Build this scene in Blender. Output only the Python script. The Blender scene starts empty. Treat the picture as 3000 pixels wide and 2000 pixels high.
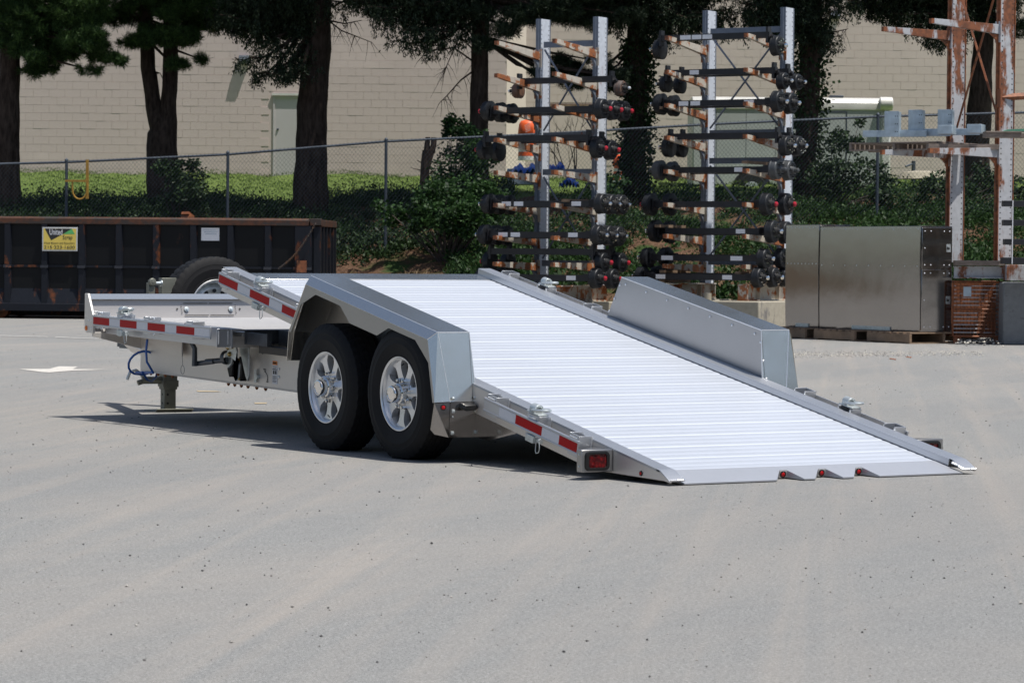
import bpy, math, random
import numpy as np
from mathutils import Matrix, Vector
rnd = random.Random(7)
nrg = np.random.default_rng(7)
SC = bpy.context.scene
COL = SC.collection

# ---------------------------------------------------------------- camera, sky, sun, exposure
F_PX, YAW, PITCH, ROLL = 8934.04, 0.5564635, -0.0281057, 0.0084823
CAM = Vector((-10.1204, -13.0336, 1.1929))
_fw = Vector((math.sin(YAW)*math.cos(PITCH), math.cos(YAW)*math.cos(PITCH), math.sin(PITCH)))
_rt0 = Vector((math.cos(YAW), -math.sin(YAW), 0)); _up0 = _rt0.cross(_fw)
_rt = _rt0*math.cos(ROLL)+_up0*math.sin(ROLL); _up = -_rt0*math.sin(ROLL)+_up0*math.cos(ROLL)
FWH = Vector((math.sin(YAW), math.cos(YAW), 0))
cd = bpy.data.cameras.new('camera'); cam = bpy.data.objects.new('camera', cd); COL.objects.link(cam)
m3 = Matrix((_rt, _up, -_fw)).transposed()
cam.matrix_world = Matrix.Translation(CAM) @ m3.to_4x4()
cd.sensor_width = 36; cd.lens = F_PX/3000*36; cd.clip_start = .1; cd.clip_end = 1500
cd.dof.use_dof = True; cd.dof.focus_distance = 18.5; cd.dof.aperture_fstop = 15.0
SC.camera = cam
SUNV = Vector((.19, -.34, 1)).normalized()
el = math.asin(SUNV.z); az = math.atan2(SUNV.x, SUNV.y)
w = bpy.data.worlds.new("World"); SC.world = w; w.use_nodes = True
nt = w.node_tree; bgn = nt.nodes['Background']; sky = nt.nodes.new('ShaderNodeTexSky')
sky.sky_type = 'NISHITA'; sky.sun_disc = False; sky.sun_elevation = el; sky.sun_rotation = az
sky.air_density = 1.0; sky.dust_density = 1.6; sky.ozone_density = 1.0
nt.links.new(sky.outputs[0], bgn.inputs[0]); bgn.inputs[1].default_value = .085
sl = bpy.data.lights.new('sun', 'SUN'); sl.energy = 3.9; sl.angle = math.radians(.53); sl.color = (1, .965, .91)
so = bpy.data.objects.new('sun', sl); COL.objects.link(so); so.rotation_euler = SUNV.to_track_quat('Z', 'Y').to_euler()
so.location = (0, 0, 30)
SC.view_settings.view_transform = 'Standard'; SC.view_settings.look = 'None'
SC.view_settings.exposure = 0.36; SC.view_settings.gamma = 1; SC.view_settings.use_curve_mapping = False
SC.cycles.max_bounces = 8; SC.cycles.transparent_max_bounces = 4
SC.cycles.use_denoising = True

# ---------------------------------------------------------------- placing helpers
def BG(X, D, z):                       # X to the right of the view axis, D away from the camera, height z
    return Vector((CAM.x, CAM.y, 0)) + _rt0*X + FWH*D + Vector((0, 0, z))
def W(u, v, D):                        # the point seen at full-size pixel (u, v), D metres away
    d = _fw + _rt*((u-1500)/F_PX) - _up*((v-1000)/F_PX)
    return CAM + d*(D/d.dot(FWH))
def XofU(u, D): return (W(u, 750, D)-CAM).dot(_rt0)
def ZofV(u, v, D): return W(u, v, D).z
def FR(P, ang):                        # a frame at P whose x axis is the image-right axis turned by ang towards the viewer
    c, s = math.cos(ang), math.sin(ang)
    ax = _rt0*c - FWH*s; ay = _rt0*s + FWH*c
    m = Matrix((ax, ay, Vector((0, 0, 1)))).transposed().to_4x4()
    return Matrix.Translation(P) @ m
I4 = Matrix.Identity(4)
T4 = Matrix.Translation
RX = lambda a: Matrix.Rotation(a, 4, 'X'); RY = lambda a: Matrix.Rotation(a, 4, 'Y'); RZ = lambda a: Matrix.Rotation(a, 4, 'Z')

# ---------------------------------------------------------------- mesh builder
class B:
    def __init__(s): s.v = []; s.f = []
    def add(s, vs, fs, M=None):
        o = len(s.v)
        for p in vs:
            p = Vector(p); s.v.append(tuple(M @ p) if M else tuple(p))
        s.f += [tuple(o+i for i in f) for f in fs]; return s
    def box(s, x0, x1, y0, y1, z0, z1, M=None):
        v = [(x, y, z) for x in (x0, x1) for y in (y0, y1) for z in (z0, z1)]
        return s.add(v, [(0,1,3,2),(4,6,7,5),(0,4,5,1),(2,3,7,6),(0,2,6,4),(1,5,7,3)], M)
    def prism(s, poly, a, b, axis='x', M=None):      # poly 2-D outline, extruded from a to b along axis
        n = len(poly)
        P = {'x': lambda p, t: (t, p[0], p[1]), 'y': lambda p, t: (p[0], t, p[1]), 'z': lambda p, t: (p[0], p[1], t)}[axis]
        v = [P(p, a) for p in poly] + [P(p, b) for p in poly]
        f = [tuple(range(n))[::-1], tuple(range(n, 2*n))] + [(i, (i+1) % n, n+(i+1) % n, n+i) for i in range(n)]
        return s.add(v, f, M)
    def tube(s, pts, r, n=8, M=None, cap=True):
        pts = [Vector(p) for p in pts]; rr = r if isinstance(r, (list, tuple)) else [r]*len(pts)
        vs = []; fs = []; ref = None
        for i, p in enumerate(pts):
            d = (pts[min(i+1, len(pts)-1)]-pts[max(i-1, 0)]).normalized()
            if ref is None:
                ref = Vector((0, 0, 1)) if abs(d.z) < .9 else Vector((1, 0, 0))
            a = (ref - d*ref.dot(d)).normalized(); b = d.cross(a); ref = a
            for k in range(n):
                t = 2*math.pi*k/n; vs.append(p+(a*math.cos(t)+b*math.sin(t))*rr[i])
        for i in range(len(pts)-1):
            for k in range(n):
                fs.append((i*n+k, i*n+(k+1) % n, (i+1)*n+(k+1) % n, (i+1)*n+k))
        if cap: fs += [tuple(range(n))[::-1], tuple(range((len(pts)-1)*n, len(pts)*n))]
        return s.add(vs, fs, M)
    def lathe(s, prof, n=32, M=None, closed=False):  # prof (axial x, radius), about the x axis
        vs = []; m = len(prof)
        for k in range(n):
            t = 2*math.pi*k/n
            for (x, r) in prof: vs.append((x, r*math.cos(t), r*math.sin(t)))
        fs = []
        for k in range(n):
            for j in range(m-1 if not closed else m):
                a, b_ = j, (j+1) % m
                fs.append((k*m+a, k*m+b_, ((k+1) % n)*m+b_, ((k+1) % n)*m+a))
        return s.add(vs, fs, M)
    def cyl(s, p0, p1, r, n=16, M=None): return s.tube([p0, p1], r, n, M)
    def sheet(s, line, x0, x1, th, M=None):          # a bent sheet: outline in (y,z), thickness th to the left of the line
        n = len(line); off = []
        for i in range(n):
            p = Vector(line[i]); a = Vector(line[max(i-1, 0)]); b = Vector(line[min(i+1, n-1)])
            d1 = (p-a).normalized() if i else (b-p).normalized(); d2 = (b-p).normalized() if i < n-1 else d1
            nn = Vector((-d1.y-d2.y, d1.x+d2.x)); k = nn.length
            nn = nn/k; off.append(p+nn*th/max(.35, k/2))
        return s.prism([tuple(q) for q in line]+[tuple(q) for q in off[::-1]], x0, x1, 'x', M)
    def mesh(s, name, mat=None, smooth=35):
        me = bpy.data.meshes.new(name); me.from_pydata(s.v, [], s.f); me.update()
        if mat:
            for m_ in (mat if isinstance(mat, (list, tuple)) else [mat]): me.materials.append(m_)
        if smooth:
            me.polygons.foreach_set('use_smooth', [True]*len(me.polygons))
            try: me.set_sharp_from_angle(angle=math.radians(smooth))
            except Exception: pass
        return me
def fixn(me):
    import bmesh
    bm = bmesh.new(); bm.from_mesh(me); bmesh.ops.recalc_face_normals(bm, faces=bm.faces); bm.to_mesh(me); bm.free()
def tag(o, label=None, cat=None, group=None, kind=None):
    if label: o['label'] = label
    if cat: o['category'] = cat
    if group: o['group'] = group
    if kind: o['kind'] = kind
    return o
def thing(name, loc, label, cat, group=None, M=None):
    o = bpy.data.objects.new(name, None); COL.objects.link(o)
    o.matrix_world = M if M is not None else T4(Vector(loc))
    o.empty_display_size = .2; WM[o.name] = o.matrix_world.copy()
    return tag(o, label, cat, group)
WM = {}
def put(name, me, parent=None, M=None, kind=None, label=None):   # M: world matrix of the mesh
    o = bpy.data.objects.new(name, me); COL.objects.link(o)
    M = M if M is not None else I4
    if parent is not None:
        o.parent = parent; o.matrix_basis = WM[parent.name].inverted() @ M
    else: o.matrix_basis = M
    WM[o.name] = M.copy()
    return tag(o, label, None, None, kind)
def mk(name, b, mat, parent=None, M=None, kind=None, bev=0, label=None, smooth=35):
    me = b.mesh(name, mat, smooth); fixn(me)
    if smooth:
        try: me.set_sharp_from_angle(angle=math.radians(smooth))
        except Exception: pass
    o = put(name, me, parent, M, kind, label)
    if bev:
        md = o.modifiers.new('edge', 'BEVEL'); md.width = bev; md.segments = 2; md.limit_method = 'ANGLE'; md.angle_limit = math.radians(25)
    return o
def copy_tree(o, M, label=None):                    # a thing with copies of its parts and sub-parts
    c = o.copy(); COL.objects.link(c); c.parent = None; c.matrix_world = M; WM[c.name] = M.copy()
    if label: c['label'] = label
    for ch in KIDS.get(o.name, ()):
        d = ch.copy(); COL.objects.link(d); d.parent = c; d.matrix_basis = ch.matrix_basis.copy()
        for g in KIDS.get(ch.name, ()):
            e = g.copy(); COL.objects.link(e); e.parent = d; e.matrix_basis = g.matrix_basis.copy()
    return c
KIDS = {}
def kids():
    KIDS.clear()
    for o in bpy.data.objects:
        if o.parent: KIDS.setdefault(o.parent.name, []).append(o)

# ---------------------------------------------------------------- materials
class NT:
    def __init__(s, name):
        s.m = bpy.data.materials.new(name); s.m.use_nodes = True; s.t = s.m.node_tree
        s.b = s.t.nodes['Principled BSDF']; s.l = s.t.links
    def n(s, typ, **kw):
        x = s.t.nodes.new(typ)
        for k, v in kw.items():
            if k.startswith('i_'): x.inputs[k[2:].replace('_', ' ')].default_value = v
            else: setattr(x, k, v)
        return x
    def co(s, scale=(1, 1, 1), rot=(0, 0, 0), kind='Object'):
        c = s.n('ShaderNodeTexCoord'); mp = s.n('ShaderNodeMapping'); s.l.new(c.outputs[kind], mp.inputs[0])
        mp.inputs['Scale'].default_value = scale; mp.inputs['Rotation'].default_value = rot; return mp.outputs[0]
    def dirco(s, ang, sx, sy):
        c = s.n('ShaderNodeTexCoord'); r = s.n('ShaderNodeVectorRotate'); r.rotation_type = 'Z_AXIS'; r.inputs['Angle'].default_value = -ang
        s.l.new(c.outputs['Object'], r.inputs[0]); mp = s.n('ShaderNodeMapping'); mp.inputs['Scale'].default_value = (sx, sy, 1); s.l.new(r.outputs[0], mp.inputs[0]); return mp.outputs[0]
    def noise(s, vec, scale, detail=4, rough=.55, dist=0):
        x = s.n('ShaderNodeTexNoise'); s.l.new(vec, x.inputs['Vector'])
        x.inputs['Scale'].default_value = scale; x.inputs['Detail'].default_value = detail; x.inputs['Roughness'].default_value = rough
        x.inputs['Distortion'].default_value = dist
        return x.outputs[0]
    def ramp(s, fac, stops):
        x = s.n('ShaderNodeValToRGB'); s.l.new(fac, x.inputs[0]); e = x.color_ramp.elements
        e[0].position, e[0].color = stops[0][0], tuple(stops[0][1])+(1,)
        e[1].position, e[1].color = stops[1][0], tuple(stops[1][1])+(1,)
        for p, c in stops[2:]:
            q = e.new(p); q.color = tuple(c)+(1,)
        return x.outputs[0]
    def mix(s, fac, a, b, mode='MIX'):
        x = s.n('ShaderNodeMix'); x.data_type = 'RGBA'; x.blend_type = mode
        for k, v in ((0, fac), (6, a), (7, b)):
            if isinstance(v, (int, float)): x.inputs[k].default_value = v
            elif isinstance(v, tuple): x.inputs[k].default_value = v+(1,) if len(v) == 3 else v
            else: s.l.new(v, x.inputs[k])
        return x.outputs[2]
    def math(s, op, a, b=0.0):
        x = s.n('ShaderNodeMath'); x.operation = op
        for k, v in ((0, a), (1, b)):
            if isinstance(v, (int, float)): x.inputs[k].default_value = v
            else: s.l.new(v, x.inputs[k])
        return x.outputs[0]
    def bump(s, h, strength=.3, dist=.01):
        x = s.n('ShaderNodeBump'); s.l.new(h, x.inputs['Height']); x.inputs['Strength'].default_value = strength; x.inputs['Distance'].default_value = dist
        s.l.new(x.outputs[0], s.b.inputs['Normal']); return x
    def set(s, base=None, rough=None, metal=None, spec=None):
        for k, v in (('Base Color', base), ('Roughness', rough), ('Metallic', metal), ('Specular IOR Level', spec)):
            if v is None: continue
            if isinstance(v, (int, float)): s.b.inputs[k].default_value = v
            elif isinstance(v, tuple): s.b.inputs[k].default_value = v+(1,)
            else: s.l.new(v, s.b.inputs[k])
        return s
def plain(name, base, rough=.5, metal=0, var=.12, scale=6, spec=None, bump=0):
    t = NT(name); v = t.noise(t.co(), scale, 5)
    lo = tuple(c*(1-var) for c in base); hi = tuple(min(1, c*(1+var)) for c in base)
    t.set(t.ramp(v, [(.3, lo), (.7, hi)]), rough, metal, spec)
    if bump: t.bump(t.noise(t.co(), scale*8, 3), bump, .004)
    return t.m
def alum(name, base, rough, metal, grain=(2, 60, 60), var=.07, brush=.08, dull=0.0):
    t = NT(name); g = t.noise(t.co(grain), 6, 3, .6); L = t.noise(t.co(), 1.7, 4, .6)
    c1 = t.ramp(g, [(.25, tuple(c*(1-var) for c in base)), (.75, tuple(min(1, c*(1+var)) for c in base))])
    c = t.mix(t.ramp(L, [(.35, (0, 0, 0)), (.75, (.35, .35, .35))]), c1, tuple(x*.8 for x in base))
    t.set(c, t.math('ADD', t.math('MULTIPLY', g, .12), rough-.06), metal)
    wv = t.noise(t.co(), 2.6, 2, .4)
    t.bump(t.math('ADD', t.math('MULTIPLY', wv, 2.2 if 'cabinet' in name else 4.0), t.math('MULTIPLY', g, brush*6)), .05, .02)
    return t.m
def rusty(name, paint, thr, rust=((.30, .10, .035), (.12, .045, .02)), rough=.65, metal=0, sc=2.5, stretch=(1, 1, .35)):
    t = NT(name); a = t.noise(t.co(stretch), sc, 7, .68); b = t.noise(t.co(), 14, 4)
    rc = t.ramp(b, [(.35, rust[1]), (.65, rust[0])])
    pc = t.ramp(b, [(.3, tuple(x*.82 for x in paint)), (.7, paint)])
    k = t.ramp(a, [(thr, (0, 0, 0)), (thr+.05, (1, 1, 1))])
    t.set(t.mix(k, pc, rc), rough, metal, .25 if 'skip' in name else None); t.bump(t.noise(t.co(), 40, 3), .25, .004)
    return t.m
def leafm(name, c1, c2, trans=.25, rough=.55):
    t = NT(name); g = t.n('ShaderNodeNewGeometry'); L = t.noise(t.co(), .9, 3)
    f = t.math('ADD', t.math('MULTIPLY', g.outputs['Random Per Island'], .6), t.math('MULTIPLY', L, .4))
    c = t.ramp(f, [(.25, c1), (.75, c2)]); t.set(c, rough, 0, .25)
    tr = t.n('ShaderNodeBsdfTranslucent'); t.l.new(c, tr.inputs[0]); mx = t.n('ShaderNodeMixShader'); mx.inputs[0].default_value = trans
    out = t.t.nodes['Material Output']; t.l.new(t.b.outputs[0], mx.inputs[1]); t.l.new(tr.outputs[0], mx.inputs[2]); t.l.new(mx.outputs[0], out.inputs[0])
    return t.m

M_ = {}
M_['plank'] = alum('ribbed_aluminium', (.63, .665, .725), .42, .40, (60, 2, 60), .05, .03)
M_['rail'] = alum('extruded_aluminium', (.56, .575, .60), .36, .72, (60, 2, 60), .07, .05)
M_['mill'] = alum('mill_aluminium', (.74, .705, .665), .42, .55, (2, 60, 60), .07, .04)
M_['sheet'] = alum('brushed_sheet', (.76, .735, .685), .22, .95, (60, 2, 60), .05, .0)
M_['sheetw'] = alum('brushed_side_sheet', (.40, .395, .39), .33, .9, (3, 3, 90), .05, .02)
M_['cab'] = alum('cabinet_aluminium', (.36, .345, .335), .12, .97, (60, 60, 2), .04, .0)
M_['castrim'] = plain('cast_aluminium', (.80, .81, .82), .28, .7, .05, 20)
M_['chrome'] = plain('chrome', (.78, .77, .75), .07, 1, .02, 4)
M_['zinc'] = plain('galvanised_steel', (.56, .60, .60), .42, .7, .16, 30, bump=.1)
M_['zincd'] = plain('dull_zinc', (.20, .20, .165), .5, .5, .15, 12, bump=.1)
M_['galv'] = plain('galvanised_bracket', (.42, .50, .56), .45, .55, .18, 9)
M_['fpost'] = plain('weathered_fence_steel', (.085, .10, .12), .55, .5, .15, 6)
M_['steeld'] = plain('dark_steel', (.10, .11, .125), .38, .6, .2, 14)
M_['black'] = plain('black_paint', (.014, .014, .017), .42, 0, .25, 8)
M_['blackm'] = plain('black_matt', (.010, .010, .011), .7, 0, .25, 8)
M_['rubber'] = plain('black_rubber', (.017, .017, .018), .55, 0, .2, 9)
M_['gasket'] = plain('rubber_gasket', (.012, .012, .012), .33, 0, .1, 9)
M_['brass'] = plain('yellow_zinc_bolt', (.45, .33, .12), .35, .8, .2, 20)
M_['copper'] = plain('rusty_bolt_washer', (.35, .13, .05), .5, .4, .2, 20)
M_['wood'] = None
M_['white'] = plain('white_label', (.78, .78, .80), .5, 0, .05, 30)
M_['ink'] = plain('black_ink', (.02, .02, .02), .6, 0, .05, 30)
M_['redcap'] = plain('red_plastic_cap', (.38, .015, .03), .35, 0, .1, 10)
M_['amber'] = plain('amber_marker', (.75, .18, .02), .2, 0, .1, 10)
M_['blue'] = plain('blue_cable', (.01, .10, .42), .35, 0, .1, 10)
M_['orange'] = plain('orange_label', (.78, .25, .05), .5, 0, .05, 30)
M_['orangep'] = plain('orange_plastic', (.85, .13, .03), .5, 0, .12, 12)
M_['yellow'] = plain('yellow_paint', (.34, .19, .03), .5, 0, .15, 12)
M_['signy'] = plain('sign_yellow', (.66, .50, .10), .5, 0, .05, 12)
M_['signg'] = plain('sign_green', (.10, .42, .13), .5, 0, .05, 12)
M_['signf'] = plain('sign_frame', (.55, .56, .56), .45, .3, .1, 12)
M_['tarp'] = plain('blue_tarpaulin', (.03, .20, .80), .35, 0, .3, 3)
M_['mint'] = plain('pale_mint_body', (.47, .50, .48), .4, 0, .06, 2)
M_['whitep'] = plain('white_body_trim', (.74, .73, .68), .3, .15, .1, 3)
t = NT('tyre_rubber'); g = t.noise(t.co(), 60, 3); L = t.noise(t.co(), 5, 4)
t.set(t.mix(t.ramp(L, [(.45, (0, 0, 0)), (.75, (.5, .5, .5))]), (.008, .008, .009), (.018, .017, .016)), .7, 0, .25); t.bump(g, .25, .002); M_['tyre'] = t.m
t = NT('red_reflective_tape'); v = t.n('ShaderNodeTexVoronoi'); t.l.new(t.co(), v.inputs[0]); v.inputs['Scale'].default_value = 220
t.set(t.ramp(v.outputs[0], [(.1, (.50, .003, .006)), (.8, (.36, .001, .003))]), .45, 0, .15); M_['tapered'] = t.m
t = NT('white_reflective_tape'); v = t.n('ShaderNodeTexVoronoi'); t.l.new(t.co(), v.inputs[0]); v.inputs['Scale'].default_value = 220
t.set(t.ramp(v.outputs[0], [(.1, (.70, .72, .77)), (.8, (.58, .60, .66))]), .3, .1); M_['tapewhite'] = t.m
t = NT('red_lamp_lens'); v = t.n('ShaderNodeTexVoronoi'); t.l.new(t.co(), v.inputs[0]); v.inputs['Scale'].default_value = 42
t.set(t.ramp(v.outputs[0], [(.05, (.17, .004, .005)), (.6, (.05, .001, .002))]), .12, 0); t.bump(v.outputs[0], .6, .004); M_['lens'] = t.m
M_['lensd'] = plain('red_marker_lens', (.5, .008, .01), .1, 0, .1, 10)

t = NT('asphalt'); ob = t.co()
f1 = t.noise(ob, 240, 2, .8); f2 = t.noise(ob, 75, 3, .7); f3 = t.noise(t.dirco(.62, .16, .8), 1.0, 6, .62, 1.0); f4 = t.noise(ob, .16, 4, .5)
tr = t.noise(t.dirco(.90, .06, 3.0), 1.3, 5, .6, .4); spk = t.noise(t.co(), 70, 2, .85); spk2 = t.noise(t.co(), 9, 3, .75)
base = t.ramp(f1, [(.38, (.06, .061, .06)), (.5, (.225, .225, .216)), (.62, (.50, .50, .48))])
base = t.mix(.5, base, t.ramp(f2, [(.40, (.13, .131, .127)), (.60, (.36, .36, .342))]))
base = t.mix(t.ramp(spk, [(.30, (.7, .7, .7)), (.42, (0, 0, 0))]), base, (.10, .10, .10)); base = t.mix(t.ramp(spk, [(.60, (0, 0, 0)), (.68, (.7, .7, .7))]), base, (.46, .455, .44)); base = t.mix(t.ramp(spk2, [(.4, (.16, .16, .16)), (.6, (0, 0, 0))]), base, (.13, .13, .135))
dust = t.math('MULTIPLY', t.math('ADD', t.ramp(f3, [(.42, (0, 0, 0)), (.72, (.34, .34, .34))]), t.ramp(tr, [(.48, (0, 0, 0)), (.70, (.32, .32, .32))])), .9)
base = t.mix(dust, base, (.40, .345, .29))
base = t.mix(t.ramp(f4, [(.35, (0, 0, 0)), (.7, (.22, .22, .22))]), base, (.135, .136, .14))
vv = t.n('ShaderNodeTexVoronoi'); t.l.new(ob, vv.inputs[0]); vv.inputs['Scale'].default_value = 24
sp = t.ramp(vv.outputs[0], [(.055, (1, 1, 1)), (.09, (0, 0, 0))])
vc = t.n('ShaderNodeSeparateColor'); t.l.new(vv.outputs['Color'], vc.inputs[0])
base = t.mix(t.math('MULTIPLY', sp, t.ramp(vc.outputs[0], [(.62, (0, 0, 0)), (.66, (1, 1, 1))])), base, (.42, .41, .39))
base = t.mix(t.math('MULTIPLY', sp, t.ramp(vc.outputs[1], [(.62, (0, 0, 0)), (.66, (1, 1, 1))])), base, (.05, .05, .052))
t.set(base, .88, 0, .3); t.bump(t.math('ADD', f1, t.math('MULTIPLY', f2, .6)), .55, .006); M_['asphalt'] = t.m

def woodm(name, a, b, ax=(2, 14, 14)):
    t = NT(name); g = t.noise(t.co(ax), 5, 5, .6); h = t.noise(t.co(), 3, 3)
    t.set(t.mix(t.ramp(h, [(.4, (0, 0, 0)), (.7, (.6, .6, .6))]), t.ramp(g, [(.3, a), (.7, b)]), tuple(x*.6 for x in a)), .8, 0); t.bump(g, .3, .004); return t.m
M_['wood'] = woodm('weathered_pallet_wood', (.16, .10, .06), (.34, .24, .16))
M_['woodg'] = woodm('grey_weathered_wood', (.15, .115, .095), (.33, .27, .225))
M_['rackw'] = rusty('blue_white_lit_rack_paint', (.60, .64, .70), .62)  # wide upright faces: sunlight is put into this lighter paint
M_['chainm'] = rusty('rusty_chain', (.05, .04, .035), .5, ((.12, .06, .03), (.05, .03, .02)))
M_['rackb'] = rusty('blue_grey_shaded_rack_paint', (.17, .20, .25), .62)  # narrow upright faces: shade is put into this colour; also braces and gussets
M_['rackarm'] = rusty('rusted_arm_paint', (.55, .50, .42), .49, ((.36, .12, .035), (.17, .06, .025)), sc=3.5, stretch=(1, 1, 1))
M_['rackr'] = rusty('heavily_rusted_paint', (.48, .49, .51), .485, ((.25, .085, .035), (.13, .05, .025)), sc=2.2)
M_['rust'] = rusty('rust', (.25, .08, .03), .45, ((.33, .11, .04), (.10, .04, .02)))
M_['conc'] = rusty('weathered_concrete', (.40, .36, .28), .58, ((.25, .23, .2), (.15, .14, .13)), .9, sc=3)
M_['concg'] = rusty('grey_concrete', (.20, .205, .205), .58, ((.12, .12, .12), (.09, .09, .09)), .9, sc=3, stretch=(1, 1, 3))
M_['skipd'] = rusty('black_skip_paint', (.003, .0032, .0042), .66, ((.045, .018, .010), (.022, .012, .009)), .5, sc=2.4, stretch=(1, 1, .5))
M_['skipr'] = rusty('rusted_skip_rib', (.009, .011, .017), .56, ((.13, .04, .015), (.04, .02, .013)), .55, sc=3.2, stretch=(1, 1, .5))
M_['skiprim'] = rusty('rusted_skip_rim', (.05, .04, .036), .45, ((.10, .042, .024), (.055, .032, .024)), .6, sc=4, stretch=(.4, 1, 1))
M_['block'] = plain('painted_block', (.62, .512, .482), .75, 0, .09, .6, bump=.15)
M_['mortar'] = plain('painted_mortar', (.59, .49, .458), .8, 0, .05, 1)
M_['block2'] = plain('pink_beige_painted_block', (.655, .55, .49), .75, 0, .04, .8, bump=.15)
M_['render'] = plain('cream_render', (.66, .58, .50), .75, 0, .04, 1)
M_['doorp'] = plain('grey_door_paint', (.52, .49, .49), .55, 0, .03, 1)
t = NT('pine_bark'); a = t.noise(t.co((1, 1, .25)), 14, 6, .65); t.set(t.ramp(a, [(.3, (.022, .016, .012)), (.7, (.085, .062, .05))]), .95, 0, .1); t.bump(a, .9, .03); M_['bark'] = t.m
M_['twig'] = plain('dead_twig', (.06, .045, .038), .9, 0, .2, 9)
M_['needle'] = leafm('spruce_needles', (.010, .018, .010), (.035, .055, .025), .12)
M_['pine'] = leafm('pine_needles', (.015, .038, .012), (.075, .14, .035), .3)
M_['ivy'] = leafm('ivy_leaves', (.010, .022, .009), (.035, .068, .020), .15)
M_['bush'] = leafm('shrub_leaves', (.012, .032, .011), (.045, .10, .026), .3)
M_['weed'] = leafm('bank_weeds', (.012, .030, .009), (.045, .095, .024), .3)
M_['grass'] = leafm('lawn_grass', (.075, .125, .028), (.125, .185, .042), .35)
M_['lip'] = alum('lip_plate', (.50, .515, .55), .40, .45, (60, 2, 60), .05, .03)
M_['sheetm'] = alum('dull_bulkhead_sheet', (.42, .40, .385), .45, .5, (2, 60, 60), .05, .03)
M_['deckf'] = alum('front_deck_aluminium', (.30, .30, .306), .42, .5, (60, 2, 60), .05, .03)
M_['dry'] = leafm('dry_grass', (.16, .11, .06), (.30, .22, .13), .3)
t = NT('lawn_soil'); a = t.noise(t.co(), 3, 5); t.set(t.ramp(a, [(.3, (.075, .115, .028)), (.7, (.125, .17, .044))]), .95, 0, .1); M_['lawn'] = t.m
t = NT('bank_soil'); a = t.noise(t.co(), 1.3, 6, .6); b = t.noise(t.co(), 22, 4)
t.set(t.mix(t.ramp(a, [(.5, (0, 0, 0)), (.62, (1, 1, 1))]), t.ramp(b, [(.3, (.05, .028, .018)), (.7, (.16, .095, .06))]), (.035, .06, .018)), .95, 0, .1); t.bump(b, .8, .03); M_['soil'] = t.m
M_['paintw'] = plain('worn_white_paint', (.56, .53, .48), .8, 0, .2, 30); M_['paintl'] = plain('faded_white_line', (.36, .35, .33), .8, 0, .2, 30)
M_['painto'] = plain('worn_orange_paint', (.42, .33, .20), .8, 0, .2, 30)
M_['stone'] = leafm('loose_stones', (.03, .03, .032), (.40, .38, .35), 0, .85)
M_['gravel'] = leafm('pale_gravel', (.16, .155, .15), (.62, .58, .50), 0, .85)

# ================================================================ THE GROUND
def tri_terrain():
    pass
# asphalt yard, one sheet to the horizon
b = B(); b.add([(-500, -500, 0), (500, -500, 0), (500, 500, 0), (-500, 500, 0)], [(0, 1, 2, 3)])
tag(mk('asphalt_yard', b, M_['asphalt'], smooth=0), kind='structure')
RAILV = [(-600, 386), (0, 380), (520, 355), (885, 325), (1120, 315), (1420, 298), (1870, 271), (2013, 268), (2352, 258), (2900, 250)]
K = 3000/2352
FD = 58.5
_rx = [XofU(u*K, FD) for u, v in RAILV]; _rz = [ZofV(u*K, v*K, FD) for u, v in RAILV]
def rail_z(X): return float(np.interp(X, _rx, _rz))
def fbase(X): return rail_z(X)-2.08
def foot(X): return float(np.interp(X, [-3.6, -1.5], [56.9, 52.4]))
def terr(X, D):
    f0 = foot(X); fb = fbase(X)
    if D <= f0: return 0
    if D <= FD: t_ = (D-f0)/(FD-f0); return fb*(t_**.85)
    h64 = float(np.interp(X, [-12, -4, 0, 8], [1.95, 2.1, 2.35, 2.5])); wb = 3.22
    if D <= 63: return fb+(h64-fb)*(D-FD)/(63-FD)
    t_ = min(1, (D-63)/(78-63)); return h64+(wb-h64)*t_
def hn(x, y): return .05*math.sin(x*1.7+y*.6)+.04*math.sin(x*4.1-y*3.3)+.03*math.sin(x*9.1+y*7.7)
bs = B(); nx, nd = 120, 60
Xs = np.linspace(-26, 26, nx); 
def dgrid(k): return None
vs = []; fs = []
for i, X in enumerate(Xs):
    for j in range(nd+1):
        D = foot(X)-.6+(63-foot(X)+.6)*j/nd
        z = terr(X, D); 
        z = z+hn(X, D)*min(1, z*2) if z > 0 else -.08
        vs.append(BG(X, D, z))
for i in range(nx-1):
    for j in range(nd): a = i*(nd+1)+j; fs.append((a, a+nd+1, a+nd+2, a+1))
bs.add(vs, fs); tag(mk('earth_bank', bs, M_['soil'], smooth=60), kind='structure')
bs = B(); vs = []; fs = []
for i, X in enumerate(Xs):
    for j in range(13): D = 62.98+(120-62.98)*(j/12)**1.5; vs.append(BG(X*(1+.0*j), D, terr(X, D)+hn(X, D)*.6))
for i in range(nx-1):
    for j in range(12): a = i*13+j; fs.append((a, a+13, a+14, a+1))
bs.add(vs, fs); tag(mk('lawn', bs, M_['lawn'], smooth=60), kind='structure')

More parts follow.
